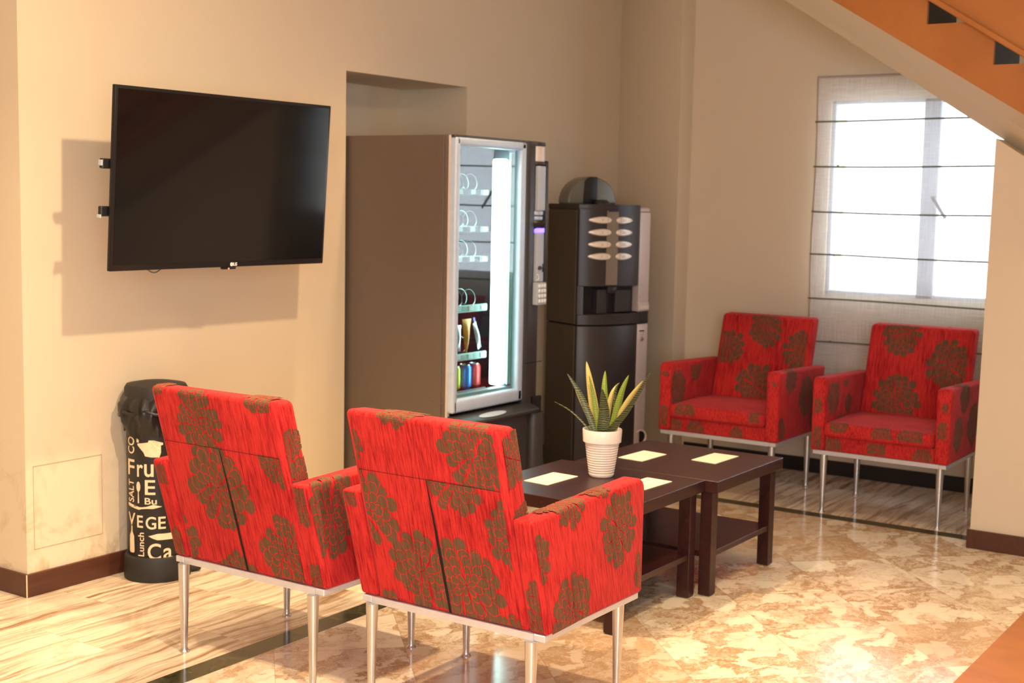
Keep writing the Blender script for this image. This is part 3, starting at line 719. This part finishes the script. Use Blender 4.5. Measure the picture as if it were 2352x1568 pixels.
b = MB(); b.box(-.01, .06, .004, .02, -.010, .001, M['bezel'], .004, 2); lt = tv(b, 'sensor_bar')
b = MB(); b.lathe([(0.0001, -.003), (.0028, -.002), (.003, 0), (0.0001, .003)], M['led'], (.02, .004, -.006), 12); tv(b, 'standby_light', lt)
b = MB(); b.box(-.22, -.18, .052, .088, .10, .54, M['black'], .003, 1); b.box(.18, .22, .052, .088, .10, .54, M['black'], .003, 1)
b.box(-.27, .27, .070, .094, .42, .46, M['black']); b.box(-.27, .27, .070, .094, .20, .24, M['black']); b.box(-.04, .04, .088, .11, .18, .48, M['black']); tv(b, 'wall_bracket')
b = MB(); b.tube([(0, -.32, .33), (.14, -.17, .33), (.0, -.02, .33)], .018, M['black'], 10); b.tube([(0, -.32, .27), (.14, -.17, .27), (.0, -.02, .27)], .018, M['black'], 10)
b.box(-.06, .06, -.03, .004, .16, .44, M['black'], .004, 1); b.build('wall_arm', t)
for (zz, nm) in ((.355, 'side_plug'), (.190, 'side_plug')):
    b = MB(); b.box(-TW/2-.020, -TW/2+.11, .030, .050, zz, zz+.035, M['black'], .003, 1); b.box(-TW/2-.025, -TW/2-.019, .030, .048, zz-.006 if zz < .3 else zz+.01, zz+.006 if zz < .3 else zz+.03, M['vgrey'], .001, 1)
    tv(b, nm)
for (x0, x1, dz, mt) in ((-.36, -.28, .020, 'cord'), (.065, .105, .008, 'black')):
    b = MB(); b.tube([(x0+(x1-x0)*q/10, .03, .006-dz*math.sin(PI*q/10)) for q in range(11)], .0025, M[mt], 6); tv(b, 'cable')

# ---------------------------------------------------------------- vending machine in the niche
VX0, VX1, VF, VB, VH = 4.822, 5.552, 3.58, 4.38, 1.792
vm = thing('vending_machine', (5.2, 3.98, 0), 'tall grey snack and drinks vending machine with glass door standing in the wall niche', 'vending machine')
vo = Vector((5.2, 3.98, 0))
def V_(): return MB(vo)
b = V_()
b.box(VX0, VX0+.012, VF+.055, VB, .03, VH, M['vside'], .001, 1); b.box(VX1-.02, VX1, VF+.055, VB, .03, VH, M['vside'])
b.box(VX0+.012, VX1-.02, VF+.055, VB, VH-.02, VH, M['vside']); b.box(VX0+.012, VX1-.02, VB-.02, VB, .03, VH-.02, M['vside'])
b.box(VX0+.012, VX1-.02, VF+.055, VB-.02, .03, .50, M['vside'])
b.build('cabinet', vm)
for x_ in (VX0+.04, VX1-.06):
    for y_ in (VF+.1, VB-.08):
        q = V_(); q.lathe([(0.0001, 0), (.02, 0), (.02, .012), (.01, .03), (0.0001, .03)], M['rubber'], (x_, y_, 0), 14); q.build('foot', vm)
for (yy, z) in ((3.681, 1.709), (3.628, 1.701), (3.629, 1.578), (3.6285, 1.454), (3.6285, 1.329), (3.6285, 1.203), (3.6285, 1.08), (3.6285, .955), (3.6285, .83), (3.6285, .705), (3.6285, .58), (3.6285+.055, 1.33), (3.6285+.055, .96), (3.6285+.055, .59)):
    b = V_(); b.raw([(VX0-.004*math.cos(a), yy+.006*math.sin(a)*math.cos(c), z+.006*math.sin(a)*math.sin(c)) for a in (0.01, .8, 1.57) for c in [2*PI*j/8 for j in range(8)]], [[i*8+j, i*8+(j+1) % 8, (i+1)*8+(j+1) % 8, (i+1)*8+j] for i in range(2) for j in range(8)]+[list(range(8))], M['vside'], True); b.build('rivet', vm)
# inner liner
b = V_()
b.box(VX0+.014, VX0+.02, VF+.06, VB-.03, .52, VH-.03, M['vdark']); b.box(5.40, 5.41, VF+.06, VB-.03, .52, VH-.03, M['vdark'])
b.box(VX0+.02, 5.40, VB-.04, VB-.03, .52, VH-.03, M['vdark']); b.box(VX0+.02, 5.40, VF+.06, VB-.04, .52, .53, M['vdark']); b.box(VX0+.02, 5.40, VF+.06, VB-.04, VH-.04, VH-.03, M['vdark'])
b.build('liner', vm)
# door: bronze edge strips, silver frame, glass
b = V_(); b.box(VX0-.002, VX0+.02, VF+.030, VF+.052, .50, VH-.002, M['vside'], .003, 2); b.box(VX0-.004, VX0+.02, VF+.018, VF+.028, .50, VH-.002, M['cmsil'], .003, 2); b.build('hinge_strip', vm)
GX0, GX1, GZ0, GZ1 = 4.862, 5.350, .598, 1.742
FX0, FX1, FZ0, FZ1 = 4.826, 5.398, .535, 1.782
b = V_()
def bar(x0, x1, z0, z1): b.box(x0, x1, VF-.012, VF+.045, z0, z1, M['vframe'], .012, 3)
bar(FX0, GX0, FZ0, FZ1); bar(GX1, FX1, FZ0, FZ1); bar(FX0+.004, FX1-.004, GZ1, FZ1); bar(FX0+.004, FX1-.004, FZ0, GZ0)
dr = b.build('door_frame', vm)
b = V_(); b.box(GX0-.005, GX1+.005, VF+.010, VF+.014, GZ0-.005, GZ1+.005, M['vglass']); b.build('glass', dr)
b = V_(); b.box(FX0, VX1-.02, VF-.004, VF+.05, VH-.012, VH, M['vcol'], .003, 1); b.build('top_cap', vm)
# light tube along the right of the glass
b = V_(); b.box(5.235, 5.295, VF+.022, VF+.082, .622, 1.700, M['tube'], .012, 3); b.build('light_tube', vm)
b = V_(); b.box(GX0, GX1, VF+.02, VF+.06, .575, .612, M['vgrey']); b.box(5.300, GX1+.02, VF+.030, VF+.11, .612, 1.74, M['vback']); b.box(5.305, 5.315, VF+.02, VF+.03, .62, 1.73, M['tray']); b.box(5.33, 5.338, VF+.02, VF+.03, .62, 1.73, M['tray']); b.build('inner_trim', vm)
shelves = [1.545, 1.372, 1.232, 1.002, .775, .600]
for i, z in enumerate(shelves):
    mt = M['clear'] if i < 3 else M['tray'] if i < 5 else M['vdark']
    b = V_(); b.box(4.845, 5.225, VF+.10, VB-.06, z-.012, z-.004, M['vdark'] if i > 2 else mt); b.box(4.845, 5.225, VF+.085, VF+.10, z-.022, z+.012, mt, .004, 1)
    sh = b.build('shelf', vm)
    for j in range(4):
        x = 4.875+j*.098
        q = V_(); q.box(x, x+.036, VF+.082, VF+.085, z-.014, z+.006, M['vkey'], .001, 1); q.build('price_tag', sh)
    for j in range(3):
        x = 4.925+j*.105; q = V_(); R_ = .036; c0 = z+.045
        if i == 5: continue
        q.tube([(x+R_*math.sin(a), VF+(.16 if i == 4 else .11)+.30*(a/(2*PI*6)), c0-R_*math.cos(a)) for a in [2*PI*6*k_/110 for k_ in range(111)]], .0016, M['coil'] if i < 5 else M['black'], 5)
        q.build('spiral', sh)
# right-hand control column
b = V_()
prism(b, [(5.400, VF+.05), (5.400, VF-.006), (5.415, VF-.018), (5.455, VF-.022), (5.470, VF-.006), (5.520, VF-.010), (5.545, VF+.012), (5.549, VF+.05)], 'z', .03, VH-.010, M['vcol'], .004, 2)
b.build('control_column', vm)
def ring(zc, h, m, r=.048, cx=5.502, cy=VF+.012):
    q = V_(); q.lathe([(0.0001, zc), (r-.004, zc), (r, zc+.004), (r, zc+h-.004), (r-.004, zc+h), (0.0001, zc+h)], m, (cx, cy, 0), 28); return q
ring(VH-.022, .018, M['vcol'], .051).build('column_cap', vm); ring(VH-.098, .076, M['cmsil'], .049).build('lamp_band', vm); ring(VH-.114, .016, M['vcol'], .051).build('column_collar', vm)
b = V_(); b.box(5.468, 5.545, VF-.036, VF-.012, 1.458, 1.674, M['vgrey'], .003, 1); b.build('display_panel', vm)
ring(1.436, .022, M['vframe'], .046).build('lower_collar', vm); ring(1.412, .020, M['vframe'], .044).build('lower_collar', vm)
b = V_(); b.lathe([(0.0001, 1.36), (.030, 1.362), (.052, 1.385), (.055, 1.40), (.045, 1.412), (0.0001, 1.413)], M['black'], (5.500, VF+.002, 0), 28); b.build('reader_hood', vm)
b = V_(); b.box(5.468, 5.520, VF-.040, VF-.012, 1.352, 1.374, M['blue'], .002, 1); b.build('blue_light', vm)
b = V_(); b.box(5.466, 5.538, VF-.034, VF-.012, 1.112, 1.352, M['vgrey'], .003, 1)
b.box(5.525, 5.549, VF-.038, VF+.02, 1.00, 1.70, M['black'], .004, 2)
pn = b.build('coin_panel', vm)
b = V_(); b.raw([(5.490+.012*math.cos(a), VF-.0345-d, 1.180+.010*math.sin(a)) for d in (0, .006) for a in [2*PI*j/16 for j in range(16)]], [[j, (j+1) % 16, 16+(j+1) % 16, 16+j] for j in range(16)]+[list(range(16, 32))], M['black'])
b.box(5.503, 5.520, VF-.0385, VF-.034, 1.177, 1.183, M['black']); b.box(5.516, 5.521, VF-.0385, VF-.034, 1.160, 1.200, M['black']); b.build('coin_slot', pn)
b = V_(); b.tube([(5.470+.010*math.cos(a), VF-.037, 1.135+.013*math.sin(a)) for a in [-1.9+3.8*j/10 for j in range(11)]], .003, M['vkey'], 6); b.build('reject_button', pn)
b = V_(); prism(b, [(5.458, 1.000), (5.542, 1.000), (5.538, 1.110), (5.460, 1.110)], 'y', VF-.046, VF-.012, M['vgrey'], .003, 1); kp = b.build('keypad', vm)
for r_ in range(4):
    for c_ in range(3):
        x = 5.473+c_*.0245+(3-r_)*-.0+r_*.0012; z = 1.093-r_*.0245
        q = V_(); q.box(x-.0085, x+.0085, VF-.052, VF-.045, z-.009, z+.009, M['vkey'], .004, 2); q.build('key', kp)
b = V_(); b.box(5.40, 5.545, VF-.024, VF-.021, .716, .719, M['slit']); b.build('column_seam', vm)
b = V_(); b.box(5.475, 5.546, VF-.026, VF-.010, .30, .545, M['slit']); b.build('change_recess', vm)
b = V_(); b.lathe([(0.0001, .03), (.052, .03), (.055, .455), (.050, .470), (.040, .462), (0.0001, .462)], M['vcol'], (5.495, VF-.012, 0), 28); b.build('change_cup', vm)
b = V_(); b.box(VX0+.004, 5.398, VF-.040, VF+.05, .03, .488, M['vcol'], .006, 2); b.build('lower_panel', vm)
b = V_(); prism(b, [(VF-.075, .482), (VF-.075, .497), (VF-.02, .520), (VF+.04, .523), (VF+.04, .482)], 'x', VX0+.004, 5.455, M['vcol'], .004, 2)
b.raw([(5.09+.11*math.cos(a), VF-.050+.018*math.sin(a), .510+.007*math.sin(a)) for a in [2*PI*j/24 for j in range(24)]], [list(range(24))], M['vgrey'])
b.build('delivery_lip', vm)

def can(x, y, z, m, lab):
    b = MB(); b.lathe([(0.0001, .001), (.022, 0), (.026, .004), (.0325, .012), (.0325, .100), (.0265, .1135)], m, (0, 0, 0), 28)
    o = b.build('drink_can'); o.location = (x, y, z); tag(o, lab, 'can', 'drink cans on the bottom shelf of the vending machine')
    q = MB(); q.lathe([(.0265, .1135), (.027, .1165), (.0245, .1165), (.024, .114), (0.0001, .114)], M['can'], (0, 0, 0), 28); q.build('can_lid', o)
can(5.075, VF+.17, .603, M['c_yel'], 'yellow drink can, left of the three on the bottom shelf')
can(5.163, VF+.17, .603, M['c_blu'], 'blue drink can between the yellow and red cans on the bottom shelf')
b = can(5.252-.012, VF+.17, .603, M['c_red'], 'red drink can, right of the three on the bottom shelf')
def pack(name, x, y, z, w_, h_, m, lab, lean, point=False, cap=None):
    b = MB(); vs = []; nx, nz = 6, 10
    for s in (1, -1):
        for i in range(nz+1):
            tz = i/nz; ww = w_*(.12+.88*tz) if point else w_
            for j in range(nx+1):
                tx = j/nx*2-1; puff = .013*math.sin(PI*min(1, max(0, tz)))*(1-tx*tx)
                vs.append((tx*ww/2, -s*(.001+puff), tz*h_))
    fs = []; K_ = (nx+1)*(nz+1)
    for s in (0, 1):
        for i in range(nz):
            for j in range(nx):
                a = s*K_+i*(nx+1)+j; q = [a, a+1, a+nx+2, a+nx+1]; fs.append(q if s == 0 else q[::-1])
    for i in range(nz):
        a = i*(nx+1); fs += [[a, a+nx+1, K_+a+nx+1, K_+a], [a+nx, K_+a+nx, K_+a+2*nx+1, a+2*nx+1]]
    b.raw(vs, fs, m, True)
    o = b.build(name); o.location = (x, y, z); o.rotation_euler = (0, lean, 0); tag(o, lab, 'snack', 'snack packs on the shelf above the cans')
    if cap:
        q = MB(); q.box(-w_*.28, w_*.28, -.004, .004, h_-.001, h_+.028, cap, .002, 1); q.build('pack_top', o)
pack('snack_pack', 5.045, VF+.13, .792, .050, .125, M['foil'], 'pale snack pack at the left edge, beside the orange pointed pack', .03, False)
pack('snack_pack', 5.118, VF+.13, .778, .074, .165, M['orange'], 'orange pointed snack pack, middle of the three on its shelf', .0, True)
pack('snack_pack', 5.228, VF+.13, .795, .030, .135, M['foil'], 'slim silver snack pack with a purple top, leaning left', -.36, False, M['purple'])

# ---------------------------------------------------------------- coffee machine
cf = thing('coffee_machine', (6.3, 3.9, 0), 'dark coffee machine with two columns of oval buttons, right of the vending machine', 'coffee machine', math.radians(-25))
FLx, FLy = 6.173, 3.741
fd = Vector((math.cos(math.radians(-25)), math.sin(math.radians(-25)))); bd = Vector((-fd.y, fd.x))
cc = Vector((FLx, FLy))+fd*.255+bd*.15; cf.location = (cc.x, cc.y, 0)
co = Vector((.255, .15, 0))
def C_(): return MB(co)
kn = [(0.0, .0), (.012, -.010), (.03, -.022), (.08, -.042), (.16, -.058), (.24, -.060), (.32, -.046), (.392, -.020), (.44, -.004), (.495, .018), (.505, .035)]
def yf(x):
    for (a, b__), (c, d) in zip(kn, kn[1:]):
        if a <= x <= c: return b__+(d-b__)*(x-a)/(c-a)
    return kn[-1][1]
def front(x0, x1, n=12, dy=0.0): return [(x0+(x1-x0)*i/n, yf(x0+(x1-x0)*i/n)+dy) for i in range(n+1)]
b = C_(); prism(b, [(0, .30), (0, .0)]+front(0.004, .392)+[(.392, .30)], 'z', 1.052, 1.472, M['cmdark'], .003, 1)
prism(b, [(0, .30), (0, .04), (.392, .04), (.392, .30)], 'z', .90, 1.052, M['black'])
prism(b, [(0, .05), (0, .0)]+front(0.004, .026, 2)+[(.026, .05)], 'z', .90, 1.052, M['cmdark'])
b.build('housing', cf)
b = C_(); prism(b, [(-.003, .302), (-.003, .0)]+front(0.0, .394)+[(.394, .302)], 'z', 1.466, 1.494, M['cmdark'], .010, 3); b.build('top_cover', cf)
b = C_(); prism(b, [(0, .30), (0, .0)]+front(0.004, .392)+[(.392, .30)], 'z', .842, .900, M['cmdark'], .003, 1); b.build('drip_tray', cf)
b = C_(); b.box(-.006, .001, .012, .296, .846, 1.462, M['cmside'], .002, 1); b.box(-.006, .001, .012, .296, .03, .836, M['cmside'], .002, 1); b.build('side_panel', cf)
b = C_(); prism(b, [(0, .30), (0, .0)]+front(0.004, .392)+[(.392, .30)], 'z', .012, .836, M['cmdark'], .004, 2); b.build('base_cabinet', cf)
b = C_(); b.box(.004, .388, .01, .29, .836, .842, M['slit']); b.build('seam', cf)
# silver right-hand column with a rounded top
b = C_(); pr = front(.394, .500, 8)+[(.506, .30), (.394, .30)]
prism(b, pr, 'z', .905, 1.455, M['cmsil'], .006, 2); cp = b.build('coin_column', cf)
b = C_(); prism(b, [(.394, yf(.394)+.006), (.50, yf(.50)+.006), (.50, .30), (.394, .30)], 'z', 1.454, 1.480, M['cmsil'], .012, 3); b.build('column_top', cf)
b = C_(); prism(b, front(.396, .503, 8, -.006)+[(.503, .06), (.396, .06)], 'z', .912, .952, M['cmsil'], .002, 1)
b.raw([(.41+.012*i+dx, yf(.41+.012*i)-.0072, z) for i in range(7) for dx, z in ((0, .922), (.006, .922), (.006, .936), (0, .936))], [[4*i, 4*i+1, 4*i+2, 4*i+3] for i in range(7)], M['button'])
b.build('coin_label', cp)
b = C_(); prism(b, front(.394, .504, 8, -.001)+[(.504, .30), (.394, .30)], 'z', .836, .906, M['black'], .002, 1); b.build('cash_slot', cf)
b = C_(); prism(b, front(.394, .500, 8)+[(.506, .30), (.394, .30)], 'z', .012, .836, M['cmsil'], .004, 2); lc = b.build('lower_column', cf)
def disc(b, x, z, r, m, th=.006, rz=None, n=24, sx=1.0):
    y = yf(x)-.0005; ring1 = [(x+r*sx*math.cos(a), y, z+r*math.sin(a)) for a in [2*PI*j/n for j in range(n)]]
    ring2 = [(x+r*.8*sx*math.cos(a), y-th, z+r*.8*math.sin(a)) for a in [2*PI*j/n for j in range(n)]]
    b.raw(ring1+ring2, [[j, (j+1) % n, n+(j+1) % n, n+j] for j in range(n)]+[list(range(n, 2*n))], m, True)
b = C_(); disc(b, .432, .752, .013, M['alu'], .010); b.build('lock', lc)
b = C_(); disc(b, .430, .790, .022, M['cmsil'], .003); b.box(.410, .447, yf(.43)-.006, yf(.43)+.002, .795, .802, M['slit']); b.build('coin_return', lc)
b = C_(); disc(b, .445, .198, .034, M['slit'], .002)
b.tube([(.445+.038*math.cos(a), yf(.445)-.006, .198+.038*math.sin(a)) for a in [2*PI*j/28 for j in range(29)]], .0055, M['cmsil'], 8, False); b.build('coin_cup', lc)
# bronze centre strip
b = C_(); prism(b, front(.145, .219, 6, -.003)+[(.219, -.02), (.145, -.02)], 'z', 1.060, 1.462, M['cmstrip'], .002, 1); b.build('centre_strip', cf)
b = C_(); b.box(.152, .213, yf(.18)-.0065, yf(.18), 1.456, 1.464, simple('indigo_display', (.02, .01, .08), .3), .001, 1); b.build('display', cf)
# oval buttons: teardrop label plus round press
def button(x0, x1, z, flip):
    b = C_(); n = 28; h_ = .0185; pts = []
    for j in range(n):
        a = 2*PI*j/n; cx_ = math.cos(a); wv = math.sin(a)*(1-.28*(cx_ if not flip else -cx_)) if True else 0
        pts.append(((x0+x1)/2+(x1-x0)/2*cx_, z+h_*math.sin(a)*(1-.25*(cx_ if flip else -cx_))))
    r1 = [(x, yf(x)-.001, z_) for x, z_ in pts]; cx0 = (x0+x1)/2
    r2 = [(cx0+(x-cx0)*.86, yf(x)-.009, z+(z_-z)*.80) for x, z_ in pts]
    b.raw(r1+r2+[(cx0, yf(cx0)-.0115, z)], [[j, (j+1) % n, n+(j+1) % n, n+j] for j in range(n)]+[[n+j, n+(j+1) % n, 2*n] for j in range(n)], M['button'], True)
    # a faint printed line and the groove between label and press
    gx = x1-.030 if not flip else x0+.026
    b.box(gx, gx+.0025, yf(gx)-.0125, yf(gx)-.006, z-.014, z+.014, M['cmsil'])
    lx0 = gx-.034 if not flip else gx+.012
    for dz in (-.004, .003): b.box(lx0, lx0+.024, yf(lx0)-.0128, yf(lx0)-.008, z+dz, z+dz+.0022, M['btext'])
    b.build('selection_button', cf)
for z in (1.410, 1.344, 1.279, 1.214):
    button(.044, .174, z, False); button(.200, .322, z, True)
# cup bay
b = C_(); b.box(.03, .388, .030, .040, .902, 1.05, M['black']); b.box(.118, .178, -.020, .03, .902, 1.035, M['cmdark'], .003, 1); b.box(.176, .236, -.035, .03, 1.012, 1.053, M['cmdark'], .006, 2)
b.box(.255, .36, .000, .03, .905, 1.03, M['vcol'], .004, 1); b.build('cup_bay', cf)
# bean hopper
b = C_(); hx, hr, hz = .168, .162, .152
prof = [(hx+hr*math.cos(a), 1.492+hz*math.sin(a)**.9 if math.sin(a) > 0 else 1.492) for a in [PI*j/24 for j in range(25)]]
prism(b, prof, 'y', .12, .225, M['cmhop'], .012, 3); b.build('bean_hopper', cf)
b = C_(); prism(b, [(hx-.065, 1.492), (hx+.025, 1.492), (hx+.025, 1.492+hz*1.0), (hx-.02, 1.492+hz*1.0), (hx-.055, 1.492+hz*.86)], 'y', .110, .20, M['black'], .006, 2); b.build('hopper_slot', cf)
b = C_(); b.lathe([(0.0001, 1.520), (.03, 1.517), (.042, 1.505), (.045, 1.492)], M['cmdark'], (hx+.03, .075, 0), 24); b.build('hopper_knob', cf)

# ---------------------------------------------------------------- waste bin
bx_, by_ = 3.526, 4.052
bn = thing('waste_bin', (bx_, by_, 0), 'black round waste bin with cream food lettering and a black liner, behind the left armchair', 'bin')
b = MB(); b.lathe([(0.0001, .0), (.127, .0), (.129, .010), (.127, .082), (.123, .094), (.112, .100), (0.0001, .100)], M['rubber'], (0, 0, 0), 56); b.build('base', bn)
b = MB(); b.lathe([(.112, .098), (.115, .105), (.115, .700), (0.0001, .700)], M['black'], (0, 0, 0), 64); body = b.build('body', bn)
b = MB(); b.lathe([(.118, .702), (.121, .706), (.121, .752), (.113, .766), (.07, .774), (0.0001, .776)], M['rubber'], (0, 0, 0), 56); b.build('lid', bn)
b = MB(); n = 72; prof = [(.109, .735), (.122, .722), (.138, .695), (.141, .660), (.134, .630), (.124, .600), (.1185, .575), (.1165, .580)]
vs = []
for i, (r_, z_) in enumerate(prof):
    for j in range(n):
        a = 2*PI*j/n; kf = math.sin(i/len(prof)*PI)
        vs.append(((r_+kf*(.008*math.sin(7*a+z_*30)+.005*math.sin(19*a+i)))*math.cos(a), (r_+kf*(.008*math.sin(7*a+z_*30)+.005*math.sin(19*a+i)))*math.sin(a), z_+.012*math.sin(3*a+1)*kf+.006*math.sin(11*a+i*.7)))
b.raw(vs, [[i*n+j, i*n+(j+1) % n, (i+1)*n+(j+1) % n, (i+1)*n+j] for i in range(len(prof)-1) for j in range(n)], M['bag'], True)
b.tube([(.140*math.cos(a), .140*math.sin(a), .640+.030*math.sin(a-2.2)+.006*math.sin(9*a)) for a in [2*PI*j/60 for j in range(61)]], .0065, M['bag'], 8, False)
b.build('bin_liner', bn, 80)
b = MB(); 
A0 = math.atan2(0-by_, 0-bx_)                      # direction from the bin to the middle of the room
b.box(.085, .165, -.045, .045, .004, .020, M['rubber'], .006, 2); pd = b.build('pedal', bn); pd.rotation_euler = (0, 0, -.35)
RB = .1152
def wrap(s_, z_, h=.0012):
    a = A0+s_/RB; return ((RB+h)*math.cos(a), (RB+h)*math.sin(a), z_)
def on_bin(flat, faces, name):
    b = MB(); b.raw([wrap(x, z) for x, z in flat], faces, M['cream']); return b.build(name, body)
def word(txt, cx, cz, hgt, wide=None, rot=0.0, sx=1.0):
    """lettering wrapped round the bin: (cx,cz) is the centre; rot 90 reads upward"""
    c = bpy.data.curves.new('lettering', 'FONT'); c.body = txt; c.size = 1; c.resolution_u = 4; c.offset = 0.012
    o = bpy.data.objects.new('lettering', c); COL.objects.link(o)
    dg = bpy.context.evaluated_depsgraph_get(); me = bpy.data.meshes.new_from_object(o.evaluated_get(dg))
    bpy.data.objects.remove(o)
    bm = bmesh.new(); bm.from_mesh(me)
    xs = [v.co.x for v in bm.verts]; ys_ = [v.co.y for v in bm.verts]; x0, x1, y0, y1 = min(xs), max(xs), min(ys_), max(ys_)
    k_ = hgt/(y1-y0); kx = (wide/(x1-x0)) if wide else k_*sx
    bmesh.ops.triangulate(bm, faces=bm.faces)
    bmesh.ops.subdivide_edges(bm, edges=[e for e in bm.edges if e.calc_length()*k_ > .012], cuts=2)
    bm.verts.index_update()
    flat = []
    for v in bm.verts:
        x = (v.co.x-(x0+x1)/2)*kx; y = (v.co.y-(y0+y1)/2)*k_
        if rot: x, y = -y, x
        flat.append((cx+x, cz+y))
    fs = [[v.index for v in f.verts] for f in bm.faces]; bm.free(); bpy.data.meshes.remove(me)
    return on_bin(flat, fs, 'lettering')
def shape(pts, name):
    bm = bmesh.new(); f = bm.faces.new([bm.verts.new((x, z, 0)) for x, z in pts]); bmesh.ops.triangulate(bm, faces=bm.faces)
    bmesh.ops.subdivide_edges(bm, edges=[e for e in bm.edges if e.calc_length() > .012], cuts=2, use_grid_fill=False); bm.verts.index_update()
    o = on_bin([(v.co.x, v.co.y) for v in bm.verts], [[v.index for v in f_.verts] for f_ in bm.faces], name); bm.free(); return o
SH = .0
word('CO', -.112+SH, .536, .040, .066, 90)
shape([(-.080, .568), (-.070, .568), (-.070, .550), (-.080, .550)], 'printed_square')
shape([(-.076, .540), (-.050, .540), (-.050, .512), (-.044, .498), (-.02, .494), (.01, .494), (.016, .512), (.016, .540), (.024, .542), (.024, .550), (-.008, .552), (-.010, .560), (-.030, .560), (-.032, .552), (-.058, .548), (-.076, .546)], 'printed_pot')
word('F', -.113+SH, .450, .062, .042); word('r', -.066+SH, .440, .048, .026); word('u', -.030, .442, .050, .036)
word('SALT', -.113, .357, .034, .088, 90)
shape([(-.074+.009*math.sin(a)*(1 if True else 1), .377+.020*math.cos(a)) for a in [2*PI*j/16 for j in range(16)]], 'printed_spoon_bowl')
shape([(-.0755, .360), (-.0725, .360), (-.0705, .312), (-.0775, .312)], 'printed_spoon_handle')
word('E', -.026, .376, .058, .040); word('Bu', -.024, .322, .026, .046)
shape([(-.135, .305), (-.130, .309), (-.072, .297), (-.060, .297), (-.040, .300), (-.015, .308), (.02, .300), (-.015, .292), (-.040, .292), (-.060, .290), (-.072, .286), (-.130, .296)], 'printed_spatula')
word('V', -.112, .246, .050, .044); word('E', -.068, .240, .048, .026); word('G', -.024, .236, .050, .040); word('E', .018, .236, .048, .028)
shape([(-.114, .219), (-.107, .219), (-.107, .196), (-.098, .180), (-.096, .118), (-.102, .112), (-.122, .112), (-.127, .118), (-.125, .180), (-.115, .196)], 'printed_bottle')
word('Lunch', -.064, .150, .026, .094, 90)
shape([(-.034, .184), (.0, .193), (.06, .193), (.06, .168), (.0, .168), (-.02, .176)], 'printed_knife')
word('C', -.012, .122, .066, .050); word('a', .040, .112, .044, .036)
